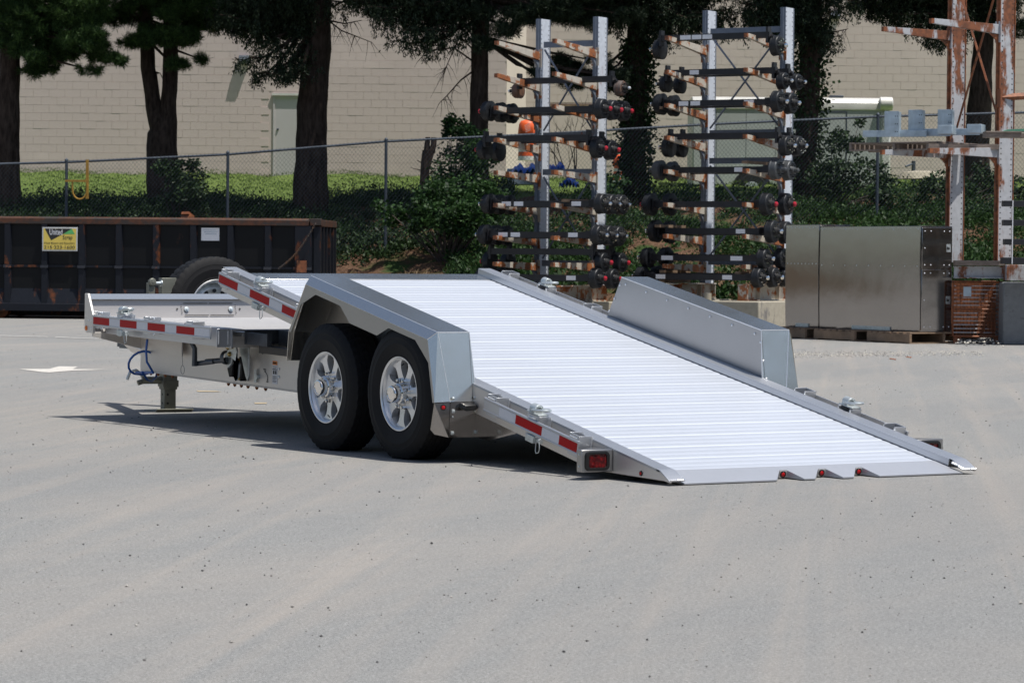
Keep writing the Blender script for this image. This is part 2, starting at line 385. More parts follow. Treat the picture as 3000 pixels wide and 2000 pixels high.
# painted marks on the yard
def G(u, v, z=.004):
    d = _fw + _rt*((u-1500)/F_PX) - _up*((v-1000)/F_PX); return CAM+d*((z-CAM.z)/d.z)
def mark(name, px, mat):
    b = B(); b.add([G(u, v) for u, v in px], [tuple(range(len(px)))]); return tag(mk(name, b, mat, smooth=0), kind='structure')
q = .2126
mark('painted_line', [(-60, 960+92*q), (140, 960+118*q), (140, 960+128*q), (-60, 960+105*q)], M_['paintl'])
mark('painted_line', [(162, 960+120*q), (310, 960+150*q), (310, 960+158*q), (162, 960+134*q)], M_['paintl'])
mark('painted_arrow', [(55, 1080.5), (145, 1080), (172, 1072.5), (228, 1073.5), (213, 1080.5), (322, 1082), (212, 1085), (145, 1090.5), (120, 1089)], M_['paintw'])
mark('orange_mark', [(575, 1143.5), (632, 1144.5), (650, 1147), (580, 1146.5)], M_['painto'])
mark('orange_mark', [(745, 1179), (783, 1178.5), (780, 1181.5), (747, 1182)], M_['painto'])

# loose stones on the asphalt, and the pale gravel line in front of the pallets
def blob_cloud(name, pts, sizes, mat, kind='stuff', flatz=.6):
    V = []; Fc = []
    ico = [(0, 0, 1), (.9, 0, .1), (.1, .85, .05), (-.85, .1, .1), (0, -.9, 0), (0, 0, -.6)]
    fi = [(0, 1, 2), (0, 2, 3), (0, 3, 4), (0, 4, 1), (5, 2, 1), (5, 3, 2), (5, 4, 3), (5, 1, 4)]
    for p, s_ in zip(pts, sizes):
        a = rnd.uniform(0, 6.28); ca, sa = math.cos(a), math.sin(a); o = len(V)
        for x, y, z in ico:
            j = rnd.uniform(.7, 1.25); x, y, z = x*s_*j, y*s_*j*.8, z*s_*flatz
            V.append((p[0]+x*ca-y*sa, p[1]+x*sa+y*ca, p[2]+z+s_*.3))
        Fc += [tuple(o+k for k in f) for f in fi]
    me = bpy.data.meshes.new(name); me.from_pydata(V, [], Fc); me.materials.append(mat)
    return tag(put(name, me), kind=kind)
P = []; S = []
for i in range(3400):
    v = 2010-(1050)*rnd.random()**.6; u = rnd.uniform(-40, 3040)
    if v < 950: continue
    g = G(u, v, 0); P.append((g.x, g.y, 0)); S.append(rnd.choice([.0015, .002, .002, .003, .003, .004, .006]) *(.8+.5*rnd.random())*(1.0 if v > 1400 else 1.5))
for u, v, s_ in ((1265, 1593, .011), (370, 1718, .012), (1735, 1262+120, .009), (712, 1339, .012), (618, 1320, .010), (1975, 1200, .009), (556, 1345, .010), (1840, 1424, .012), (1405, 1410, .012), (676, 1882, .010), (1320, 1700, .006), (2990, 1768, .014), (440, 1383, .008)):
    g = G(u, v, 0); P.append((g.x, g.y, 0)); S.append(s_)
blob_cloud('loose_stones', P, S, M_['stone'])
P = []; S = []
for i in range(1100):
    u = 2320+560*rnd.random()**1.2; v = 1038+rnd.gauss(0, 4.5)-(u-2320)*.004; g = G(u, v, 0); P.append((g.x, g.y, 0)); S.append(rnd.uniform(.004, .014))
for i in range(1100):
    u = rnd.uniform(2800, 2940); v = 1000+rnd.gauss(0, 5); g = G(u, v, 0); P.append((g.x, g.y, rnd.uniform(0, .05))); S.append(rnd.uniform(.012, .035))
blob_cloud('gravel_scatter', P, S, M_['gravel'])
P = []; S = []
for u, v in ((2617, 1054), (2622, 1055), (2660, 1048), (2668, 1049), (2610, 1053)):
    g = G(u, v, 0); P.append((g.x, g.y, 0)); S.append(.03)
blob_cloud('dry_leaf_litter', P, S, M_['rust'], flatz=.35)

# ================================================================ THE TRAILER
AL, AZ = .197765, .0134
TR = thing('tilt_trailer', (0, 2.9, 0), 'silver aluminium tandem axle tilt bed trailer with its ribbed deck tipped down to the asphalt', 'trailer')
MT = T4((0, 0, AZ)) @ RX(AL)                 # tilting deck: x across, y up the deck, z off its surface
ML = T4((0, 5.08, .69)) @ RX(.0225)          # fixed front deck: y forward from its rear edge, z off the rail tops
MX = Matrix.Diagonal((-1, 1, 1, 1))
HA, XR = 1.041, 1.142

# ribbed deck planks: 21 on the tilting deck, each with three ribs
def plank_mesh(wid, name, dp=1.0):
    x = .945
    prof = []
    th = -.030
    rw = .0775
    y = 0.0; top = []
    for k in range(3):
        y0 = k*rw
        top += [(y0+.000, -.0045 if k == 0 else -.0018), (y0+.006, -.0018), (y0+.012, 0.0004), (y0+.022, .0), (y0+.056, 0.0), (y0+.068, -.0018), (y0+.074, -.0018)]
    top.append((3*rw-.0015, -.0045))
    top = [(a_, c_*dp) for a_, c_ in top]; poly = top + [(3*rw-.0015, th), (0, th)]
    b = B(); b.prism(poly, -x-.008, x+.008, 'x')
    return b.mesh(name, M_['plank'], 28)
PM = plank_mesh(.2325, 'deck_plank'); fixn(PM); PM.set_sharp_from_angle(angle=math.radians(28))
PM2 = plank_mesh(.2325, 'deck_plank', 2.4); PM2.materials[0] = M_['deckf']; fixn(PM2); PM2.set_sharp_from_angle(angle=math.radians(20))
for k in range(21):
    jit = rnd.uniform(-.0006, .0006)
    put('deck_plank', PM, TR, MT @ T4((rnd.uniform(-.003, .003), .2475+.2325*k, jit)))
b = B(); b.box(-.95, .95, 5.131, 5.317, -.03, .004); mk('front_edge_plate', b, M_['sheet'], TR, MT, bev=.003, label='plain dark grey plate closing the high end of the tilted deck')
# rear approach lip with three light notches
def lip():
    xs = [-.945]; b = B()
    N = [(-.3416, -.203, -.156), (-.085, .059, .106), (.178, .318, .358)]
    top = [(-.945, 0)]; 
    for a, c, d in N: top += [(a, 0), (c, .168), (d, .168), (d-.003, 0)]
    top += [(.945, 0), (.945, .246), (-.945, .246)]
    def zt(u): return .002-.004*(1-min(1, u/.17))
    n = len(top); v = [(x, u, zt(u)) for x, u in top]+[(x, u, -.009-.032*min(1, u/.17)) for x, u in top]
    # split the outline into convex strips
    cuts = sorted({p[0] for p in top})
    fs = [(i, (i+1) % n, n+(i+1) % n, n+i) for i in range(n)]
    b.add(v, fs)
    import mathutils.geometry as mg
    tri = mg.tessellate_polygon([[Vector((x, u, 0)) for x, u in top]])
    b.add(v, [tuple(t_) for t_ in tri]+[tuple(n+i for i in t_)[::-1] for t_ in tri])
    return b, N
lb, NOT = lip()
mk('approach_lip', lb, M_['lip'], TR, MT, bev=.0015)
for a, c, d in NOT:
    b = B(); b.box(c-.002, d+.002, .160, .166, -.040, -.001); o = mk('lamp_mount', b, M_['mill'], TR, MT)
    x = (c+d)/2-.004
    b = B(); b.lathe([(0, .0), (0, .019), (.006, .019), (.006, .0125)], 20, MT @ T4((x, .1605, -.0195)) @ RZ(-math.pi/2)); g = mk('grommet', b, M_['gasket'], o)
    b = B(); b.lathe([(.004, .0125), (.009, .010), (.011, 0)], 16, MT @ T4((x, .1605, -.0195)) @ RZ(-math.pi/2)); mk('marker_lens', b, M_['lensd'], o)

# side rails of the tilting deck
def siderail(sg):
    b = B()
    x1, x0 = sg*HA, sg*(HA-.098)
    def U(u): # cross-section as box pieces in deck space
        pass
    u0, u1 = .07, 5.317
    top = .045
    # top flange with shallow grooves
    n = 5; poly = [(x1, top-.012), (x1, top)]
    for k in range(n):
        xa = x1+(x0-x1)*(k+.35)/n; xb_ = x1+(x0-x1)*(k+.55)/n
        poly += [(xa, top), (xa+(xb_-xa)*.5, top-.0022), (xb_, top)]
    poly += [(x0, top-.001), (x0, top-.010)]
    b.prism(poly, u0+.03, u1, 'y'); b.box(min(x0, x0+sg*.004), max(x0, x0+sg*.004), u0+.06, u1, .004, .034)
    m_ = mk('side_rail', b, M_['rail'], TR, MT, smooth=25)
    # web, tapering down to the tip at the rear
    b = B(); w0 = sg*(HA-.002); w1 = sg*(HA-.016)
    b.prism([(.0, .002), (.0, .012), (.085, .034), (5.317, .034), (5.317, -.118), (.72, -.118), (.60, -.098), (.05, .0)], min(w0, w1), max(w0, w1), 'x'); mk('web', b, M_['mill'], m_, MT, bev=.002)
    b = B(); b.prism([(.0, .008), (.0, .014), (.095, .046), (.13, .0455), (.13, .0335), (.09, .033)], min(x0, x1), max(x0, x1), 'x'); mk('rail_tip', b, M_['rail'], m_, MT, bev=.002)
    # weld bead round the tip
    pts = [(x1-sg*.004, .0, .016), ((x0+x1)/2, -.002, .017), (x0, .0, .016), (x0-sg*.004, .05, .026), (x0-sg*.010, .10, .030)]
    b = B(); r = []; P = []
    for i in range(len(pts)-1):
        for k in range(7): P.append(Vector(pts[i]).lerp(Vector(pts[i+1]), k/7)); r.append(.0055+.0016*((k % 2)*2-1))
    b.tube(P, r, 6); mk('weld_bead', b, M_['castrim'], m_, MT)
for sg in (-1, 1): siderail(sg)
# underframe of the tilting deck
b = B()
for x in (-.62, -.22, .22, .62): b.prism([(.35, -.035), (5.2, -.035), (5.2, -.115), (.75, -.115)], x-.03, x+.03, 'x')
for u in (1.0, 1.9, 2.8, 3.7, 4.6, 5.25): b.box(-1.02, 1.02, u-.03, u+.03, -.118, -.036)
mk('deck_crossmembers', b, M_['mill'], TR, MT)
b = B(); b.box(-1.02, 1.02, 5.27, 5.29, -.118, -.031); mk('deck_end_plate', b, M_['mill'], TR, MT)

# rub rails, their tapes, stake pockets and tie down rings; sets are (frame, u range, tape start, pockets, rings, hooks)
def rubrail(sg, M, u0, u1, zt, rings, pockets, tape, first_white=False, bolts=(), nuts=True):
    x = sg*XR; xi = sg*(XR-.008)
    b = B(); a, c = min(x, xi), max(x, xi)
    b.prism([(min(x, xi-sg*0), 0)]*0 or [(x-sg*.004, zt+.014), (x-sg*.0005, zt+.010), (x-sg*.0005, zt+.002), (x-sg*.003, zt), (x-sg*.003, zt-.054), (x-sg*.0005, zt-.056), (x-sg*.0005, zt-.063), (x-sg*.004, zt-.067), (x-sg*.012, zt-.067), (x-sg*.012, zt+.014)], u0, u1, 'y')
    rr = mk('rub_rail', b, M_['rail'], TR, M, bev=.0012)
    u, red = tape
    while u > u0+.01:
        L = .2794 if red else .1778; ue = max(u-L, u0+.012)
        if u <= u1+.2:
            if red and u-ue < .15: red = False
            us = min(u, u1-.004)
            if us-ue > .02:
                b = B(); b.box(min(x-sg*.0030, x-sg*.0016), max(x-sg*.0030, x-sg*.0016), ue, us, zt-.0515, zt-.0015)
                mk('reflective_tape', b, M_['tapered' if red else 'tapewhite'], rr, M, label='red reflective strip' if red else 'white reflective strip', smooth=0)
        u -= L; red = not red
    def pocket(u, ww=.10):
        b = B(); xo = x-sg*.013; xin = sg*HA
        lo, hi = min(xo, xin), max(xo, xin); z0, z1 = zt-.082, zt+.037
        b.box(lo, hi, u-ww/2, u-ww/2+.007, z0, z1); b.box(lo, hi, u+ww/2-.007, u+ww/2, z0, z1)
        b.box(min(xo, xo-sg*.007), max(xo, xo-sg*.007), u-ww/2+.007, u+ww/2-.007, z0, z1)
        p = mk('stake_pocket', b, M_['rail'], TR, M, bev=.0012)
        for uu in (u-ww/2, u+ww/2):
            P = [Vector((xin+sg*.004, uu, zt+.03-k*.010)) for k in range(7)]
            b = B(); b.tube(P, [.0045+.0012*(k % 2) for k in range(7)], 6); mk('weld_bead', b, M_['castrim'], p, M)
        b = B(); P = [Vector((x-sg*.012, u-.035+k*.008, zt+.019)) for k in range(10)]
        b.tube(P, [.0055+.001*(k % 2) for k in range(10)], 6); mk('weld_bead', b, M_['castrim'], p, M)
    for u in pockets: pocket(u)
    def ring(u, s=1):
        pocket(u, .115)
        zz = zt+.047
        xc = sg*(HA+.052)
        b = B()  # bracket: saddle strap standing on a pad
        b.box(xc-.034, xc+.034, u-.05, u+.075, zz-.008, zz)
        b.prism([(xc-.030, zz)]+[(xc+.030*math.cos(t_), zz+.020+.024*math.sin(t_)) for t_ in [math.pi-math.pi*i/10 for i in range(11)]]+[(xc+.030, zz)]+[(xc+.020, zz)]+[(xc+.019*math.cos(t_), zz+.018+.014*math.sin(t_)) for t_ in [math.pi*i/10 for i in range(11)]]+[(xc-.020, zz)], u+.0, u+.055, 'y')
        o = mk('tie_down_ring', b, M_['zinc'], TR, M, bev=.0015)
        P = []
        for i in range(25):
            t_ = 2*math.pi*i/24
            px, py = .043*math.cos(t_), .062*math.sin(t_)
            P.append(Vector((xc-sg*.0+px, u+.028-.050+py, zz+.020+.012*(-py/.06))))
        b = B(); b.tube(P, .0085, 8, cap=False); mk('ring', b, M_['zinc'], o, M)
        # hanging tie bracket with hairpin below
        zb = zt-.075
        b = B(); b.box(min(x-sg*.06, x), max(x-sg*.06, x), u-.045, u+.035, zb-.040, zb); 
        h = mk('hanger_bracket', b, M_['zinc'], TR, M, bev=.002)
        b = B(); b.cyl((x-sg*.03, u-.055, zb-.020), (x-sg*.03, u+.05, zb-.020), .011, 12); b.cyl((x-sg*.03, u-.085, zb-.020), (x-sg*.03, u-.045, zb-.020), .015, 6); mk('pin', b, M_['zinc'], h, M)
        b = B(); P = [Vector((x-sg*.018, u-.065+.0*k, zb)) + Vector((0, -.012-.018*math.sin(math.pi*k/8), -.010-.075*math.sin(math.pi*k/16)**1)) for k in range(9)]
        P += [P[-1]+Vector((sg*.0, .010, -.006)), P[-1]+Vector((0, .020, .008)), Vector((x-sg*.018, u-.052, zb-.015))]
        b.tube(P, .0028, 5); P = [Vector((x-sg*.03, u+.05+.016*math.cos(t_*.7), zb-.03+.018*math.sin(t_*.7))) for t_ in range(10)]
        b.tube(P, .0028, 5); mk('hairpin', b, M_['zinc'], h, M)
    for u in rings: ring(u)
    for u in bolts:
        b = B()
        for z in (zt-.078, zt+.028):
            b.lathe([(0, .010), (.005, .009), (.008, .005), (.009, 0)], 10, T4((x-sg*.012, u, z)) @ RZ(math.pi if sg < 0 else 0))
        mk('rail_bolt', b, M_['castrim'], TR, M)
    return rr
for sg in (-1, 1):
    rubrail(sg, MT, 3.90, 5.178, .025, (4.635,), (5.115, 4.05), (5.169, True))
    rubrail(sg, MT, .735, 1.735, .025, (1.23,), (1.67, .80), (1.564, False) if True else None)
    rubrail(sg, ML, .115, 2.012, -.001-.003, (1.56,), (1.98, 1.13, .45), (2.003, True), bolts=(1.87, 1.0))
# outward ledge under the rails (bottom flange)
for sg in (-1, 1):
    for u0, u1 in ((3.9, 5.15), (.85, 1.62)):
        b = B(); b.box(min(sg*1.043, sg*1.075), max(sg*1.043, sg*1.075), u0, u1, -.072, -.066); mk('rub_rail_spacer', b, M_['mill'], TR, MT)

# fixed front deck
for sg in (-1, 1):
    b = B(); x1, x0 = sg*HA, sg*(HA-.098)
    b.box(min(x0, x1), max(x0, x1), 0, 2.0, -.012, 0)
    b.box(min(x1, x1-sg*.014), max(x1, x1-sg*.014), 0, 2.0, -.125, -.012)
    mk('front_deck_rail', b, M_['rail'], TR, ML, bev=.0015)
for k in range(8):
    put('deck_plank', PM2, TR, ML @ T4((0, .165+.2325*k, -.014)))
b = B(); b.box(-.943, .943, .025, .163, -.05, -.022); mk('deck_edge_plate', b, M_['rail'], TR, ML, bev=.002)
b = B(); b.prism([(0, -.10), (0, -.006), (.024, -.006), (.024, -.012), (.006, -.012), (.006, -.10)], -.941, .941, 'x'); mk('front_deck_end_angle', b, M_['steeld'], TR, ML, bev=.0012)
for sg in (-1, 1):    # end plate with welds at the deck corner
    b = B(); b.box(min(sg*1.043, sg*1.141), max(sg*1.043, sg*1.141), .010, .018, -.118, .003); b.box(min(sg*1.043, sg*1.075), max(sg*1.043, sg*1.075), .018, .115, -.118, -.10)
    o = mk('corner_plate', b, M_['rail'], TR, ML, bev=.0015)
    for xx in (1.06, 1.128):
        P = [Vector((sg*xx, .006, -.01-k*.010)) for k in range(10)]
        b = B(); b.tube(P, [.005+.0013*(k % 2) for k in range(10)], 6); mk('weld_bead', b, M_['castrim'], o, ML)
b = B()
for y in (.12, .6, 1.1, 1.6, 2.0): b.box(-1.02, 1.02, y-.03, y+.03, -.125, -.052)
mk('front_crossmembers', b, M_['mill'], TR, ML)
# bulkhead at the front with slanted side gussets
b = B(); b.sheet([(2.03, -.13), (2.075, -.03), (2.135, .140), (2.135, .155), (2.10, .155), (2.098, .150)], -1.125, 1.125, .004)
b.prism([(2.056, -.03), (2.051, -.045), (2.068, -.045)], -1.12, 1.12, 'x')
bh = mk('bulkhead', b, M_['sheetm'], TR, ML, bev=.0012)
b = B(); b.prism([(2.090, .118), (2.103, .122), (2.115, .1555), (2.098, .1555)], -1.12, 1.12, 'x'); mk('bulkhead_lip', b, M_['rail'], bh, ML)
for sg in (-1, 1):
    b = B(); b.prism([(2.0, -.122), (2.0, -.005), (2.098, .158), (2.150, .158), (2.150, -.10), (2.118, -.122)], min(sg*1.125, sg*1.142), max(sg*1.125, sg*1.142), 'x')
    g = mk('bulkhead_gusset', b, M_['mill'], TR, ML, bev=.002)
    b = B()
    for (y, z) in ((2.03, -.035), (2.07, -.035), (2.07, -.09), (2.03, -.09)): b.lathe([(0, .007), (.004, .006), (.005, 0)], 10, T4((sg*1.142, y, z)) @ RZ(math.pi if sg < 0 else 0))
    mk('rivets', b, M_['castrim'], g, ML, kind='stuff')
    b = B(); b.lathe([(0, .018), (.006, .017), (.010, 0)], 16, T4((sg*1.142, 2.115, -.09)) @ RZ(math.pi if sg < 0 else 0)); mk('side_marker_lamp', b, M_['amber'], g, ML)
# lamp cut-out strip with dashed slots in the bulkhead
bm_ = ML @ T4((0, 2.0905, .044)) @ RX(-.33)
xa, xb2 = -.40, .04
o = None
b = B()
for z in (.045, -.045):
    for (p, q) in ((xa+.02, (xa+xb2)/2-.006), ((xa+xb2)/2+.006, xb2-.02)): b.box(p, q, -.003, -.001, z-.0022, z+.0022)
for xx in (xa, xb2):
    for z in (-.03, -.018, .0, .018, .03): b.box(xx-.002, xx+.002, -.003, -.001, z-.004, z+.004)
for xx in (xa-.035, xb2+.035): b.lathe([(0, .007), (.002, 0)], 10, T4((xx, -.001, .003)) @ RZ(-math.pi/2))
mk('slot_outline', b, M_['ink'], bh, bm_, kind='stuff')
for xx in (xa+.04, xb2-.04):
    b = B(); b.lathe([(0, .020), (.003, .019), (.004, .011), (.011, .010), (.012, 0)], 16, T4((xx, -.002, 0)) @ RZ(-math.pi/2)); mk('bolt', b, M_['zinc'], bh, bm_)

# main beams, rocker frame, cross tubes, tongue, jack
for sg in (-1, 1):
    M = T4((0, 4.7, 0)) @ RX(.021)
    x = sg*.755
    b = B(); b.prism([(2.40, .300), (2.40, .500), (.72, .505), (.50, .285+.292), (-2.9, .285+.292), (-2.9, .285+.12), (-2.6, .285), (2.34, .285)] if False else [(2.42, .293), (2.42, .560), (-1.30, .572), (-2.3, .36), (-2.3, .293)], min(x, x-sg*.02), max(x, x-sg*.02), 'x')
    b.box(min(x, x-sg*.09), max(x, x-sg*.09), -2.2, 2.42, .284, .293)
    bmn = mk('main_beam', b, M_['mill'], TR, M, bev=.003)
    if sg < 0:
        # details bolted to the beam
        F = M
        b = B()
        for y in (2.30, 2.18, 2.06, 1.94, 1.056, .96, .86, .76, .63, .50): b.lathe([(0, .014), (.012, .012), (.022, .006), (.024, 0)], 8, F @ T4((x+.03, y, .285)) @ RY(math.pi/2))
        mk('bottom_bolts', b, M_['copper'], bmn, None, kind='stuff')
        b = B()
        for z in (.467, .412, .359): b.lathe([(0, .014), (.005, .013), (.009, .006), (.010, 0)], 12, F @ T4((x, .685, z)) @ RZ(math.pi))
        for z in (.423, .370): b.lathe([(0, .011), (.005, .010), (.009, .0)], 12, F @ T4((x, .252, z)) @ RZ(math.pi))
        mk('beam_bolts', b, M_['castrim'], bmn, None, kind='stuff')
        b = B()
        for (y, z) in ((.932, .533), (.497, .532)): b.lathe([(0, .018), (.0015, .017), (.0018, 0)], 16, F @ T4((x, y, z-.005)) @ RZ(math.pi))
        mk('round_hole', b, M_['ink'], bmn, None)
        # latch: crank arm, shaft, cam housing, lever plates, black rubber brackets
        lt = B(); lt.prism([(.87, .44), (.84, .52), (.78, .535), (.74, .50), (.76, .43), (.81, .40)], x-.10, x-.085, 'x', F)
        lt.prism([(.75, .50), (.71, .575), (.63, .585), (.60, .52), (.62, .44), (.645, .355), (.615, .325), (.585, .35), (.57, .44)], x-.14, x-.128, 'x', F)
        lt.prism([(.70, .555), (.67, .585), (.60, .59), (.555, .55), (.55, .36), (.57, .325), (.60, .36)], x-.075, x-.063, 'x', F)
        latch = mk('latch', lt, M_['zinc'], TR, None, bev=.002)
        b = B(); b.cyl(F @ Vector((x-.18, .98, .435)), F @ Vector((x-.11, .80, .455)), .018, 14); b.lathe([(0, .045), (.035, .048), (.06, .03)], 20, F @ T4((x-.10, .80, .47)) @ RZ(math.pi/2+.2)); mk('latch_hub', b, M_['steeld'], latch)
        b = B(); b.cyl(F @ Vector((x-.20, 1.09, .415)), F @ Vector((x-.16, .90, .44)), .017, 12); mk('crank_shaft', b, M_['steeld'], latch)
        b = B(); b.tube([F @ Vector((x-.225, 1.065, .40)), F @ Vector((x-.225, 1.065, .52)), F @ Vector((x-.25, 1.12, .60)), F @ Vector((x-.27, 1.13, .655)), F @ Vector((x-.27, 1.10, .69))], [.021, .019, .018, .018, .016], 6); mk('crank_arm', b, M_['steeld'], latch)
        b = B()
        for (y, z) in ((.73, .545), (.665, .555), (.70, .50)): b.lathe([(0, .018), (.008, .017), (.016, .010), (.017, 0)], 8, F @ T4((x-.14, y, z)) @ RZ(math.pi))
        for (y, z) in ((.745, .455), (.735, .335)): b.lathe([(0, .014), (.008, .013), (.014, 0)], 8, F @ T4((x-.05, y, z)) @ RZ(math.pi))
        mk('brass_bolts', b, M_['brass'], latch, None, kind='stuff')
        b = B(); b.prism([(.745, .48), (.72, .475), (.70, .42), (.705, .335), (.72, .315), (.765, .325)], x-.05, x-.002, 'x', F); b.prism([(.90, .39), (.88, .43), (.82, .42), (.83, .35), (.87, .335)], x-.06, x-.002, 'x', F)
        mk('rubber_mount', b, M_['blackm'], latch, None, bev=.003)
        b = B(); b.box(x-.016, x-.010, .555, .585, .315, .405, F); b.cyl(F @ Vector((x-.022, .54, .355)), F @ Vector((x, .54, .355)), .016, 12); mk('valve_lever', b, M_['zinc'], bmn)
        # warning label
        b = B(); b.box(x-.0015, x-.0006, .275, .345, .320, .475, F); wl = mk('warning_label', b, M_['white'], bmn, smooth=0)
        b = B(); b.box(x-.0026, x-.0017, .276, .344, .447, .474, F); mk('warning_band', b, M_['orange'], wl, smooth=0)
        LABELM = (F, x)
    kids()
# pivot/side cover behind the corner (grey end of the beam above) and the black equaliser rail
b = B(); b.box(-1.0, -.76, .0, .30, -.20, -.105, ML); 
for sg in (-1, 1):
    b = B(); b.box(min(sg*.76, sg*.83), max(sg*.76, sg*.83), -1.55, .01, -.16, -.11, ML); mk('pivot_channel', b, M_['black'], TR, None, bev=.003)
b = B(); b.prism([(-1.1, -.11), (-1.1, -.005), (-.02, -.005), (-.02, -.11)], -.70, .70, 'x', ML); mk('rear_crossbox', b, M_['steeld'], TR, None)
b = B(); b.box(-.93, -.90, -.30, .0, -.10, -.02, ML); b.box(-.935, -.90, -.31, -.30, -.10, -.015, ML); mk('hinge_tab', b, M_['steeld'], TR, None, bev=.001)
# tongue
b = B()
for sg in (-1, 1): b.tube([(sg*.70, 6.9, .46), (sg*.30, 8.0, .47), (sg*.07, 8.75, .48)], .065, 4)
b.box(-.73, .73, 7.02, 7.10, .36, .55); b.box(-.32, .32, 7.78, 7.86, .38, .54)
mk('tongue', b, M_['mill'], TR, bev=.003)
b = B(); b.box(-.06, .06, 8.7, 9.0, .44, .56); b.lathe([(0, .05), (.04, .05), (.06, .03)], 16, T4((0, 9.05, .45)) @ RY(-math.pi/2)); mk('coupler', b, M_['steeld'], TR)
jx, jy = -.19, 7.83
Mj = T4((jx, jy, 0)) @ RZ(-.10)
b = B(); b.box(-.055, .055, -.055, .055, .165, .60, Mj); jk = mk('jack', b, M_['zincd'], TR, None, bev=.006, label='olive grey drop leg jack standing on a square foot')
b = B(); b.box(-.046, .046, -.046, .046, .006, .30, Mj); mk('inner_leg', b, M_['zincd'], jk, None, bev=.005)
b = B(); b.box(-.062, .062, -.062, .062, .185, .235, Mj); mk('jack_collar', b, M_['zincd'], jk, None, bev=.003)
b = B()
for z in (.062, .128): b.lathe([(0, .0095), (.0015, .009), (.0018, 0)], 12, Mj @ T4((-.046, .0, z)) @ RZ(math.pi)); b.lathe([(0, .0095), (.0015, .009), (.0018, 0)], 12, Mj @ T4((-.02, -.046, z)) @ RZ(-math.pi/2))
mk('pin_hole', b, M_['ink'], jk)
b = B(); b.box(-.145, .145, -.13, .13, 0, .007, Mj); b.prism([(-.13, .007), (-.13, 0), (-.165, .022), (-.163, .028)], -.145, .145, 'x', Mj); mk('foot_plate', b, M_['zincd'], jk, None, bev=.002)
b = B(); b.cyl(Mj @ Vector((-.055, 0, .235)), Mj @ Vector((-.20, .02, .235)), .028, 8); b.cyl(Mj @ Vector((-.20, .02, .225)), Mj @ Vector((-.235, .02, .215)), .02, 6); mk('jack_gear_housing', b, M_['zincd'], jk)
b = B(); b.tube([Mj @ Vector(p) for p in ((-.19, .03, .25), (-.21, .03, .285), (-.245, .03, .31), (-.29, .03, .30), (-.315, .03, .24))], .0125, 8); mk('jack_handle_hook', b, M_['zinc'], jk)
# coiled blue breakaway cable
b = B(); P = []
p0 = Vector((-.93, 6.62, .56))
P = [p0+Vector((0, 0, .02)), p0+Vector((.0, .02, -.06)), p0+Vector((.02, .05, -.14)), p0+Vector((.08, .07, -.22))]
for i in range(26):
    t_ = i/26*2*math.pi*1.6; P.append(Vector((-.79+.0*i, 6.95+.005*i, .40)) + Vector((.085*math.cos(t_-2.2), .05*math.cos(t_), .085*math.sin(t_-2.2))))
b.tube(P, .0085, 7); P = [Vector((-.86, 6.85, .34)), Vector((-.80, 6.9, .285)), Vector((-.73, 6.97, .265)), Vector((-.66, 7.05, .29)), Vector((-.62, 7.1, .36))]
b.tube(P, .0085, 7); mk('breakaway_cable', b, M_['blue'], TR)
b = B(); P = [Vector((-1.09, 5.72, .585-.0)), Vector((-1.09, 5.72, .50)), Vector((-1.09, 5.715, .43))]; b.tube(P, .0018, 4)
P = [Vector((-1.09, 5.715+.028*math.sin(t_/12*2*math.pi), .40+.030*math.cos(t_/12*2*math.pi))) for t_ in range(13)]; b.tube(P, .0018, 4, cap=False); mk('lanyard_pin', b, M_['steeld'], TR)
b = B(); b.prism([(-1.13, .615), (1.13, .615), (1.13, .59), (.76, .50), (-.76, .50), (-1.13, .59)], 7.105, 7.125, 'y'); mk('nose_plate', b, M_['mill'], TR)
b = B(); b.prism([(2.03, -.128), (2.03, -.115), (1.25, -.115), (1.25, -.25), (1.42, -.245)], -.80, -.79, 'x', ML); mk('bulkhead_brace', b, M_['mill'], TR)

# wheels
def tyre_builder(R, Wd):
    prof = []; h = Wd/2
    # from the outer bead (x negative is outside) over the tread to the inner bead
    side = [(-h*.80, .208), (-h*.90, .225), (-h*.925, .2265), (-h*.925, .2315), (-h*.915, .233), (-h*.97, .257), (-h*1.0, .290), (-h*1.004, .292), (-h*1.004, .296), (-h*.998, .298), (-h*.985, .325), (-h*.995, .327), (-h*.985, .333), (-h*.93, .355), (-h*.84, R-.016), (-h*.76, R-.006)]
    tread = []
    edges = [-.76, -.46, -.42, -.17, -.13, .13, .17, .42, .46, .76]
    for i in range(0, len(edges)-1, 2):
        a, c = edges[i]*h, edges[i+1]*h
        tread += [(a, R-.0045*abs(edges[i])), (c, R-.0045*abs(edges[i+1]))]
        if i+2 < len(edges): tread += [(c+.001, R-.012), (edges[i+2]*h-.001, R-.012)]
    prof = side[:-1]+tread+[(-x, r) for x, r in side[:-1][::-1]]
    n = 168; b = B(); m = len(prof); ns = len(side)-1
    vs = []
    for k in range(n):
        t_ = 2*math.pi*k/n
        for j, (x, r) in enumerate(prof):
            q = r; sh = 0
            if r > R-.011 and (k+int(abs(x)*90)) % 4 == 0: q = r-.007      # cross sipes cut into the tread blocks
            if j == ns-1 and (k % 4) == 0: q = r-.006
            if j == m-ns and (k % 4) == 0: q = r-.006
            vs.append((x, q*math.cos(t_), q*math.sin(t_)))
    fs = [(k*m+j, k*m+j+1, ((k+1) % n)*m+j+1, ((k+1) % n)*m+j) for k in range(n) for j in range(m-1)]
    b.add(vs, fs); return b
TYM = tyre_builder(.392, .232)
def flat(b, cz):                                   # tyre resting on the asphalt: contact patch flattened
    b.v = [(x*(1.0+.10*max(0, (-z-cz+.03)/.05)), y, max(z, -cz+.001)) for x, y, z in b.v]; return b
WZ = .382
tyme = flat(TYM, WZ).mesh('tyre', M_['tyre'], 30); fixn(tyme); tyme.set_sharp_from_angle(angle=math.radians(30))
